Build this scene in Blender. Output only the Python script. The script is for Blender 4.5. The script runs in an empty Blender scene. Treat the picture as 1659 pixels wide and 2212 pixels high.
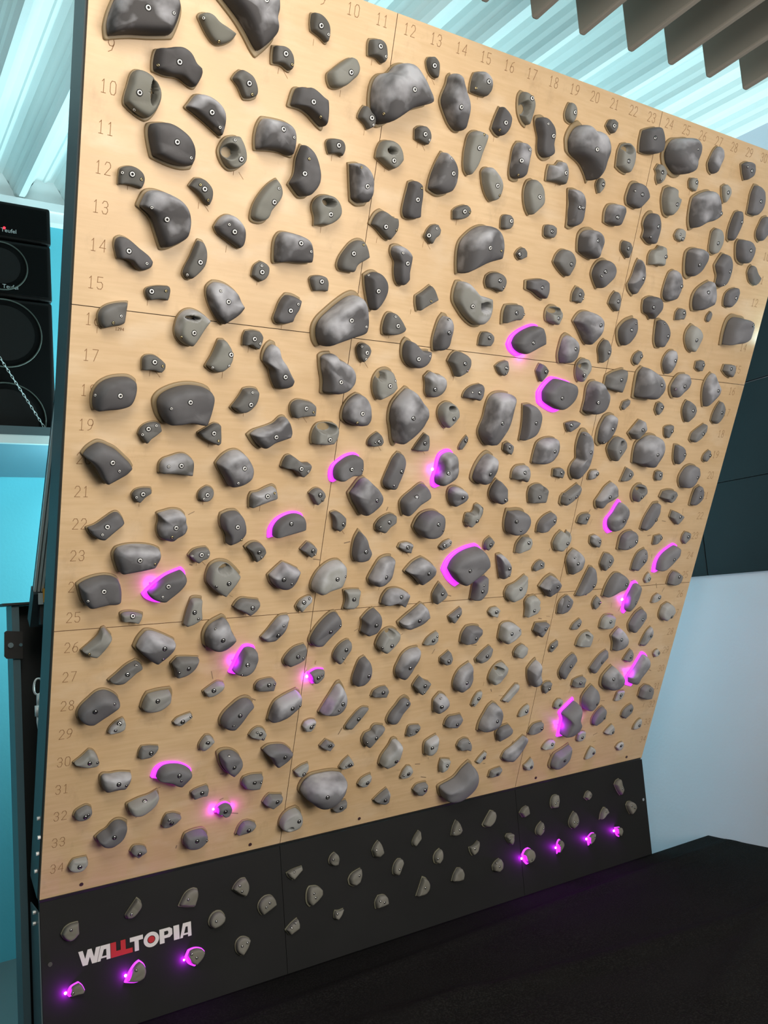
import bpy, bmesh, math, random
import numpy as np
from mathutils import Vector, Matrix, Euler
from mathutils.bvhtree import BVHTree

# ------------------------------------------------------------------ camera, world, lights, exposure
SC = bpy.context.scene
COL = SC.collection
SC.view_settings.view_transform = 'Standard'
SC.view_settings.look = 'None'
SC.view_settings.exposure = 0.0
SC.view_settings.gamma = 1.0
SC.view_settings.use_curve_mapping = False

cam_data = bpy.data.cameras.new('camera')
cam_data.sensor_fit = 'VERTICAL'
cam_data.sensor_height = 36.0
cam_data.lens = 36.0 * 1839.188 / 2212.0
cam_data.clip_start = 0.05
cam = bpy.data.objects.new('camera', cam_data)
COL.objects.link(cam)
cam.matrix_world = Matrix(((0.8427834,0.0062690,-0.5382163,-2.0617501),(-0.5326921,-0.1336478,-0.8356898,-3.1989122),(-0.0771704,0.9910091,-0.1092967,1.3721110),(0.0000000,0.0000000,0.0000000,1.0000000)))
SC.camera = cam

world = bpy.data.worlds.new('world')
SC.world = world
world.use_nodes = True
world.node_tree.nodes['Background'].inputs[0].default_value = (.55, .75, 1, 1)
world.node_tree.nodes['Background'].inputs[1].default_value = .05

def area_light(name, loc, target, size, power, color, size_y=None, spread=180):
    l = bpy.data.lights.new(name, 'AREA')
    l.energy = power; l.color = color; l.size = size
    l.spread = math.radians(spread)
    if size_y:
        l.shape = 'RECTANGLE'; l.size_y = size_y
    o = bpy.data.objects.new(name, l); COL.objects.link(o)
    o.location = loc
    o.rotation_euler = (Vector(target) - Vector(loc)).to_track_quat('-Z', 'Y').to_euler()
    return o

area_light('warm_lamp', (.1, -4.7, 1.6), (-.6, -.6, 1.9), 1.6, 142, (1, .93, .85))
area_light('warm_fill_high', (-1.7, -2.9, 2.75), (-1.0, -.9, 2.3), .9, 34, (1, .92, .82))  # added unseen fill, brightens the board towards its upper left
area_light('cyan_lamp_behind_board', (1.1, 1.25, 1.1), (-.2, .9, 3.9), .9, 105, (.62, .95, 1), .4)
area_light('cyan_fill_at_ceiling', (-.7, .9, 2.2), (-2.0, .4, 3.9), .5, 20, (.62, .95, 1))  # added unseen fill that lifts the left part of the ceiling
area_light('cyan_fill_at_wall', (-.3, .8, 1.9), (-1.7, 1.9, 2.1), .5, 20, (.60, .95, 1))  # unseen fill aimed at the back wall
area_light('cyan_fill_beside_board', (1.7, -.7, 2.6), (.7, -1.1, 3.9), .5, 12, (.60, .95, 1))  # unseen fill beside the board, aimed up at the ceiling
area_light('fill_at_right_wall', (.9, .75, 1.2), (1.98, .1, 1.0), .5, 5, (.66, .90, 1))  # added unseen fill to brighten the right wall

# ------------------------------------------------------------------ helpers
def link(o, parent=None):
    COL.objects.link(o)
    if parent: o.parent = parent
    return o
def tag(o, label=None, cat=None, group=None, kind=None):
    if label: o['label'] = label
    if cat: o['category'] = cat
    if group: o['group'] = group
    if kind: o['kind'] = kind
    return o
def empty(name, loc=(0, 0, 0), rot=(0, 0, 0)):
    o = bpy.data.objects.new(name, None); COL.objects.link(o)
    o.empty_display_size = .05
    o.location = loc; o.rotation_euler = rot
    return o
def mesh_obj(name, verts, faces, mat, parent=None, smooth=False, fmats=None):
    me = bpy.data.meshes.new(name)
    me.from_pydata([tuple(map(float, v)) for v in verts], [], faces)
    mats = mat if isinstance(mat, (list, tuple)) else [mat]
    for m in mats: me.materials.append(m)
    if fmats: me.polygons.foreach_set('material_index', fmats)
    me.polygons.foreach_set('use_smooth', [smooth] * len(me.polygons))
    me.update()
    return link(bpy.data.objects.new(name, me), parent)
class MB:
    """collects boxes, tubes and prisms into one mesh"""
    def __init__(s): s.v = []; s.f = []
    def add(s, v, f):
        b = len(s.v); s.v += [tuple(map(float, q)) for q in v]; s.f += [tuple(b + i for i in q) for q in f]; return s
    def box(s, a, b, M=None):
        x0, y0, z0 = a; x1, y1, z1 = b
        v = [(x0, y0, z0), (x1, y0, z0), (x1, y1, z0), (x0, y1, z0), (x0, y0, z1), (x1, y0, z1), (x1, y1, z1), (x0, y1, z1)]
        if M is not None: v = [tuple(M @ Vector(q)) for q in v]
        return s.add(v, [(0, 3, 2, 1), (4, 5, 6, 7), (0, 1, 5, 4), (1, 2, 6, 5), (2, 3, 7, 6), (3, 0, 4, 7)])
    def bar(s, p, q, w, d, up=(0, 0, 1)):
        p, q = Vector(p), Vector(q); z = (q - p); L = z.length; z.normalize()
        x = Vector(up).cross(z)
        if x.length < 1e-4: x = Vector((1, 0, 0))
        x.normalize(); y = z.cross(x)
        M = Matrix.Translation(p) @ Matrix((x, y, z)).transposed().to_4x4()
        return s.box((-w / 2, -d / 2, 0), (w / 2, d / 2, L), M)
    def tube(s, pts, r, n=8, closed=False):
        pts = [Vector(q) for q in pts]; N = len(pts); rings = []
        prev = None
        for i, q in enumerate(pts):
            a = pts[(i - 1) % N] if (closed or i) else q; b = pts[(i + 1) % N] if (closed or i < N - 1) else q
            t = (b - a).normalized()
            if prev is None: prev = t.orthogonal().normalized()
            prev = (prev - t * prev.dot(t)).normalized(); w = t.cross(prev)
            rings.append([tuple(q + r * (math.cos(k * 2 * math.pi / n) * prev + math.sin(k * 2 * math.pi / n) * w)) for k in range(n)])
        v = [q for g in rings for q in g]; f = []
        for i in range(N if closed else N - 1):
            j = (i + 1) % N
            for k in range(n): f.append((i * n + k, i * n + (k + 1) % n, j * n + (k + 1) % n, j * n + k))
        if not closed: f += [tuple(range(n))[::-1], tuple((N - 1) * n + k for k in range(n))]
        return s.add(v, f)
    def prism(s, poly, z0, z1, M=None):
        n = len(poly); v = [(x, y, z0) for x, y in poly] + [(x, y, z1) for x, y in poly]
        if M is not None: v = [tuple(M @ Vector(q)) for q in v]
        return s.add(v, [tuple(range(n))[::-1], tuple(range(n, 2 * n))] + [(i, (i + 1) % n, n + (i + 1) % n, n + i) for i in range(n)])
    def cyl(s, c, axis, r, L, n=20):
        c = Vector(c); a = Vector(axis).normalized()
        return s.tube([c, c + a * L], r, n)
    def build(s, name, mat, parent=None, smooth=False):
        return mesh_obj(name, s.v, s.f, mat, parent, smooth)

# ------------------------------------------------------------------ materials
def mat(name, col, rough=.6, metal=0., emis=None, estr=0., spec=.5):
    m = bpy.data.materials.new(name); m.use_nodes = True
    b = m.node_tree.nodes['Principled BSDF']
    b.inputs['Base Color'].default_value = (*col, 1)
    b.inputs['Roughness'].default_value = rough
    b.inputs['Metallic'].default_value = metal
    b.inputs['Specular IOR Level'].default_value = spec
    if emis:
        b.inputs['Emission Color'].default_value = (*emis, 1)
        b.inputs['Emission Strength'].default_value = estr
    return m
class NG:
    def __init__(s, m): s.t = m.node_tree; s.b = s.t.nodes['Principled BSDF']
    def n(s, typ, **k):
        o = s.t.nodes.new(typ)
        for a, b in k.items(): setattr(o, a, b)
        return o
    def l(s, a, b): s.t.links.new(a, b)
    def noise(s, scale, detail=3, vec=None, rough=.5, sc=None):
        o = s.n('ShaderNodeTexNoise'); o.inputs['Scale'].default_value = scale; o.inputs['Detail'].default_value = detail
        o.inputs['Roughness'].default_value = rough
        tc = s.n('ShaderNodeTexCoord'); v = vec or tc.outputs['Object']
        if sc:
            mp = s.n('ShaderNodeMapping'); mp.inputs['Scale'].default_value = sc; s.l(v, mp.inputs[0]); v = mp.outputs[0]
        s.l(v, o.inputs['Vector']); return o.outputs['Fac']
    def ramp(s, fac, a, b, ca=0., cb=1.):
        o = s.n('ShaderNodeMapRange'); o.inputs[1].default_value = a; o.inputs[2].default_value = b
        o.inputs[3].default_value = ca; o.inputs[4].default_value = cb; s.l(fac, o.inputs[0]); return o.outputs[0]
    def mix(s, fac, a, b):
        o = s.n('ShaderNodeMix', data_type='RGBA')
        if isinstance(fac, float): o.inputs[0].default_value = fac
        else: s.l(fac, o.inputs[0])
        for i, c in ((6, a), (7, b)):
            if isinstance(c, tuple): o.inputs[i].default_value = (*c, 1)
            else: s.l(c, o.inputs[i])
        return o.outputs[2]
    def bump(s, fac, strength, dist):
        o = s.n('ShaderNodeBump'); o.inputs['Strength'].default_value = strength; o.inputs['Distance'].default_value = dist
        s.l(fac, o.inputs['Height']); s.l(o.outputs[0], s.b.inputs['Normal'])
    def math(s, op, a, b):
        o = s.n('ShaderNodeMath', operation=op)
        for i, c in enumerate((a, b)):
            if isinstance(c, (int, float)): o.inputs[i].default_value = c
            else: s.l(c, o.inputs[i])
        return o.outputs[0]

def plywood():
    m = mat('birch_plywood', (.55, .38, .22), .42); g = NG(m)
    grain = g.noise(6, 4, sc=(1.2, 14, 1))
    blot = g.noise(2.2, 4)
    c = g.mix(g.ramp(grain, .3, .7), (.575, .405, .225), (.655, .475, .280))
    c = g.mix(g.ramp(blot, .35, .70, 0, .65), c, (.520, .350, .185))
    fig = g.noise(3.2, 5, sc=(.7, 2.6, 1), rough=.65)
    c = g.mix(g.ramp(fig, .50, .72, 0, .45), c, (.70, .53, .33))
    smear = g.noise(9, 5, sc=(1, .6, 1), rough=.7)
    c = g.mix(g.ramp(smear, .58, .76, 0, .40), c, (.34, .23, .13))
    chalk = g.noise(5, 5, sc=(.8, 1.6, 1))
    c = g.mix(g.ramp(chalk, .56, .74, 0, .30), c, (.78, .67, .52))
    g.l(c, g.b.inputs['Base Color'])
    g.l(g.ramp(grain, .2, .8, .38, .52), g.b.inputs['Roughness'])
    return m
def resin(name, chalk, rough=.8):
    """moulded hold resin; each hold's own tone comes from its object colour, chalk sits in soft patches"""
    m = mat(name, (.1, .1, .1), rough, spec=.15); g = NG(m)
    oi = g.n('ShaderNodeObjectInfo'); tc = g.n('ShaderNodeTexCoord')
    ad = g.n('ShaderNodeVectorMath', operation='ADD')
    sc = g.n('ShaderNodeVectorMath', operation='SCALE'); sc.inputs[3].default_value = 7.
    g.l(oi.outputs['Location'], sc.inputs[0]); g.l(tc.outputs['Object'], ad.inputs[0]); g.l(sc.outputs[0], ad.inputs[1])
    n1 = g.noise(13, 2.5, vec=ad.outputs[0], rough=.5); n2 = g.noise(420, 2, vec=ad.outputs[0]); n3 = g.noise(45, 3, vec=ad.outputs[0])
    sx = g.n('ShaderNodeSeparateXYZ'); g.l(tc.outputs['Normal'], sx.inputs[0])
    up = g.ramp(sx.outputs[1], -.3, .7, -.12, .22)
    f = g.ramp(g.math('ADD', g.math('ADD', n1, up), g.math('MULTIPLY', n3, .12)), .50, .86, 0, chalk)
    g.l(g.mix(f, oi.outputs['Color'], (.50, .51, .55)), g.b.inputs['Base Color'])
    g.bump(n2, .2, .001)
    return m
M = dict(
    ply=plywood(),
    ply_edge=mat('plywood_edge', (.20, .11, .055), .7),
    R=resin('moulded_resin', .10), Rc=resin('moulded_resin_chalked', .75),
    base=mat('translucent_base', (.27, .20, .108), .5),
    kbase=mat('translucent_base_on_black', (.13, .125, .085), .5),
    glow=mat('lit_translucent_base', (.5, .1, .6), .4, emis=(.66, .03, 1.), estr=1.5),
    led=mat('led', (1, .6, 1), .4, emis=(1, .38, 1.), estr=9),
    steel=mat('zinc_steel', (.75, .75, .72), .22, 1.),
    washer=mat('bright_washer', (.85, .85, .82), .35, .35),
    brass=mat('yellow_zinc_screw', (.85, .68, .35), .28, 1.),
    recess_shade=mat('bolt_recess_shade', (.012, .012, .012), .8),  # near-black disc on the surface, painted shade of a sunken bolt hole
    mark=mat('burnt_engraving', (.24, .125, .052), .8),
    seam=mat('panel_gap', (.10, .055, .03), .9),
    kick=None, black=mat('black_metal', (.015, .016, .016), .5),
    frame=mat('dark_painted_steel', (.055, .085, .095), .45),
    frame_lt=mat('painted_steel_flange', (.08, .14, .16), .4),
    alu=mat('aluminium', (.62, .70, .70), .4, .3),
    white=mat('white_paint', (.80, .82, .82), .6),
    logo=mat('logo_white', (.62, .62, .58), .6), red=mat('logo_red', (.42, .012, .015), .5),
    yellow=mat('yellow_plastic', (.55, .28, .02), .5),
    spk=mat('speaker_vinyl', (.003, .003, .003), .6, spec=.2), spk_front=mat('speaker_front', (.002, .002, .002), .8, spec=.1),
    ring=mat('driver_trim', (.045, .055, .045), .7),
    redled=mat('red_led', (.5, 0, 0), .4, emis=(1, .02, .04), estr=3),
    text=mat('silver_print', (.45, .5, .5), .5),
    felt=mat('grey_felt', (.235, .225, .195), .95, spec=.1),
)
def kick_mat():
    m = mat('black_panel', (.009, .009, .008), .65, spec=.15); g = NG(m)
    n = g.noise(3, 4); g.l(g.mix(g.ramp(n, .3, .7), (.0125, .0130, .013), (.0155, .016, .016)), g.b.inputs['Base Color'])
    return m
M['kick'] = kick_mat()
def wall_mat(name, a, b, rough=.8):
    m = mat(name, a, rough, spec=.2); g = NG(m)
    g.l(g.mix(g.ramp(g.noise(1.3, 5), .35, .7), a, b), g.b.inputs['Base Color'])
    g.bump(g.noise(60, 4), .15, .004)
    return m
M['blue_wall'] = wall_mat('cyan_wall_paint', (.12, .50, .60), (.14, .54, .64))
M['white_wall'] = wall_mat('white_wall_paint', (.60, .60, .67), (.57, .58, .64))
M['ceil'] = wall_mat('white_sheet_metal', (.72, .78, .77), (.66, .72, .71), .45)
M['tile'] = wall_mat('black_wall_panel', (.010, .016, .019), (.013, .020, .023), .7)
def mat_cloth():
    m = mat('black_mat_cloth', (.008, .008, .008), .95, spec=.1); g = NG(m)
    n = g.noise(160, 3); n2 = g.noise(2.5, 4)
    c = g.mix(g.ramp(n, .45, .75), (.005, .005, .005), (.018, .018, .017))
    g.l(g.mix(g.ramp(n2, .4, .7, 0, .5), c, (.011, .011, .011)), g.b.inputs['Base Color'])
    g.bump(n, .5, .003)
    return m
M['cloth'] = mat_cloth()

# ------------------------------------------------------------------ frames of the climbing board
KH = 0.47234                      # hinge height
LEAN = math.radians(24.7)
RB = (math.radians(90) + LEAN, 0, 0)     # local x right, y up the panel, z out of the panel
RK = (math.radians(90), 0, 0)
MB_ = Matrix.Translation((0, 0, KH)) @ Euler(RB).to_matrix().to_4x4()
MK_ = Euler(RK).to_matrix().to_4x4()
PITCH = .1016

def smooth_poly(P, n):
    """closed outline through P: curved edges, corners kept where the outline turns sharply"""
    P = np.asarray(P, float); N = len(P)
    d = np.roll(P, -1, 0) - P; L = np.linalg.norm(d, axis=1) + 1e-9; u = d / L[:, None]; up = np.roll(u, 1, 0)
    turn = np.degrees(np.arccos(np.clip((u * up).sum(1), -1, 1)))
    sharp = np.clip((turn - 36) / 20, 0, 1)
    tg = u + up; tg /= (np.linalg.norm(tg, axis=1) + 1e-9)[:, None]
    out = []
    for i in range(N):
        j = (i + 1) % N
        m0 = ((1 - sharp[i]) * tg[i] + sharp[i] * u[i]) * L[i]; m1 = ((1 - sharp[j]) * tg[j] + sharp[j] * u[i]) * L[i]
        for t in (0, .2, .4, .6, .8):
            out.append((2 * t ** 3 - 3 * t * t + 1) * P[i] + (t ** 3 - 2 * t * t + t) * m0 + (3 * t * t - 2 * t ** 3) * P[j] + (t ** 3 - t * t) * m1)
    Q = np.array(out)
    Q = Q * .9 + np.roll(Q, 1, 0) * .05 + np.roll(Q, -1, 0) * .05
    d = np.linalg.norm(np.roll(Q, -1, 0) - Q, axis=1)
    s = np.concatenate([[0], np.cumsum(d)]); PP = np.vstack([Q, Q[:1]])
    t = np.arange(n) / n * s[-1]
    return np.stack([np.interp(t, s, PP[:, 0]), np.interp(t, s, PP[:, 1])], 1)

FLAT = [(.93, .0), (.955, .15), (.955, .38), (.94, .60), (.91, .78), (.86, .89), (.79, .95), (.68, .985), (.52, 1.0), (.35, 1.005), (.18, 1.01)]
DOME = [(.93, .0), (.96, .13), (.955, .30), (.935, .48), (.895, .65), (.83, .78), (.74, .875), (.62, .94), (.47, .98), (.31, 1.), (.16, 1.01)]

def hold_rings(B, h, seed, dome, n, pocket=None, z0=6., inset=None):
    """B: outline in mm about its own centre. Rings of (x, y, z), z = height above the panel in mm."""
    rs = random.Random(seed)
    ph = [rs.uniform(0, 6.28) for _ in range(6)]
    tilt = rs.uniform(-.13, .13), rs.uniform(-.13, .13)
    S = smooth_poly(B, n)
    R = max(math.sqrt(abs(np.sum(S[:, 0] * np.roll(S[:, 1], -1) - S[:, 1] * np.roll(S[:, 0], -1))) / 2 / math.pi), 1.)
    c = S.mean(0)
    top = c + np.array([rs.uniform(-.12, .12), rs.uniform(-.12, .12)]) * R
    off = rs.uniform(0, 6.28); shr = rs.uniform(.90, .985)
    if inset: shr, off = inset, .6
    prof = [((1 - dome) * a[0] + dome * b[0], (1 - dome) * a[1] + dome * b[1]) for a, b in zip(FLAT, DOME)]
    fine = []
    for i, (s, z) in enumerate(prof):
        if pocket and i > 2 and s < .95:
            fine.append(((prof[i - 1][0] + s) / 2, (prof[i - 1][1] + z) / 2))
        fine.append((s, z))
    rings = []
    for s, zf in fine + [(0., 1.01)]:
        o = c + (S - c) * s * shr + (top - c) * (1 - s) + np.array([math.cos(off), math.sin(off)]) * R * (1 - shr) * .7
        q = (o - c) / R
        w = min(1., (1 - s) * 4)
        m = 1 + w * (tilt[0] * q[:, 0] + tilt[1] * q[:, 1]
                     + .03 * np.sin(q[:, 0] * 2.6 + ph[0]) + .03 * np.sin(q[:, 1] * 3.0 + ph[1])
                     + .09 * np.abs(np.sin((q[:, 0] * math.cos(ph[2]) + q[:, 1] * math.sin(ph[2])) * 2.2 + ph[3])))
        z = z0 + (h - z0) * zf * m
        if pocket:
            px, py, rx, ry = pocket
            e = np.sqrt(((o[:, 0] - px) / rx) ** 2 + ((o[:, 1] - py) / ry) ** 2)
            k = np.clip((1.28 - e) / .42, 0, 1); k = k * k * (3 - 2 * k)
            z = z * (1 - k) + np.minimum(z, z0 + 3) * k
        rings.append(np.column_stack([o, z]))
    return rings, S, R

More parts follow.
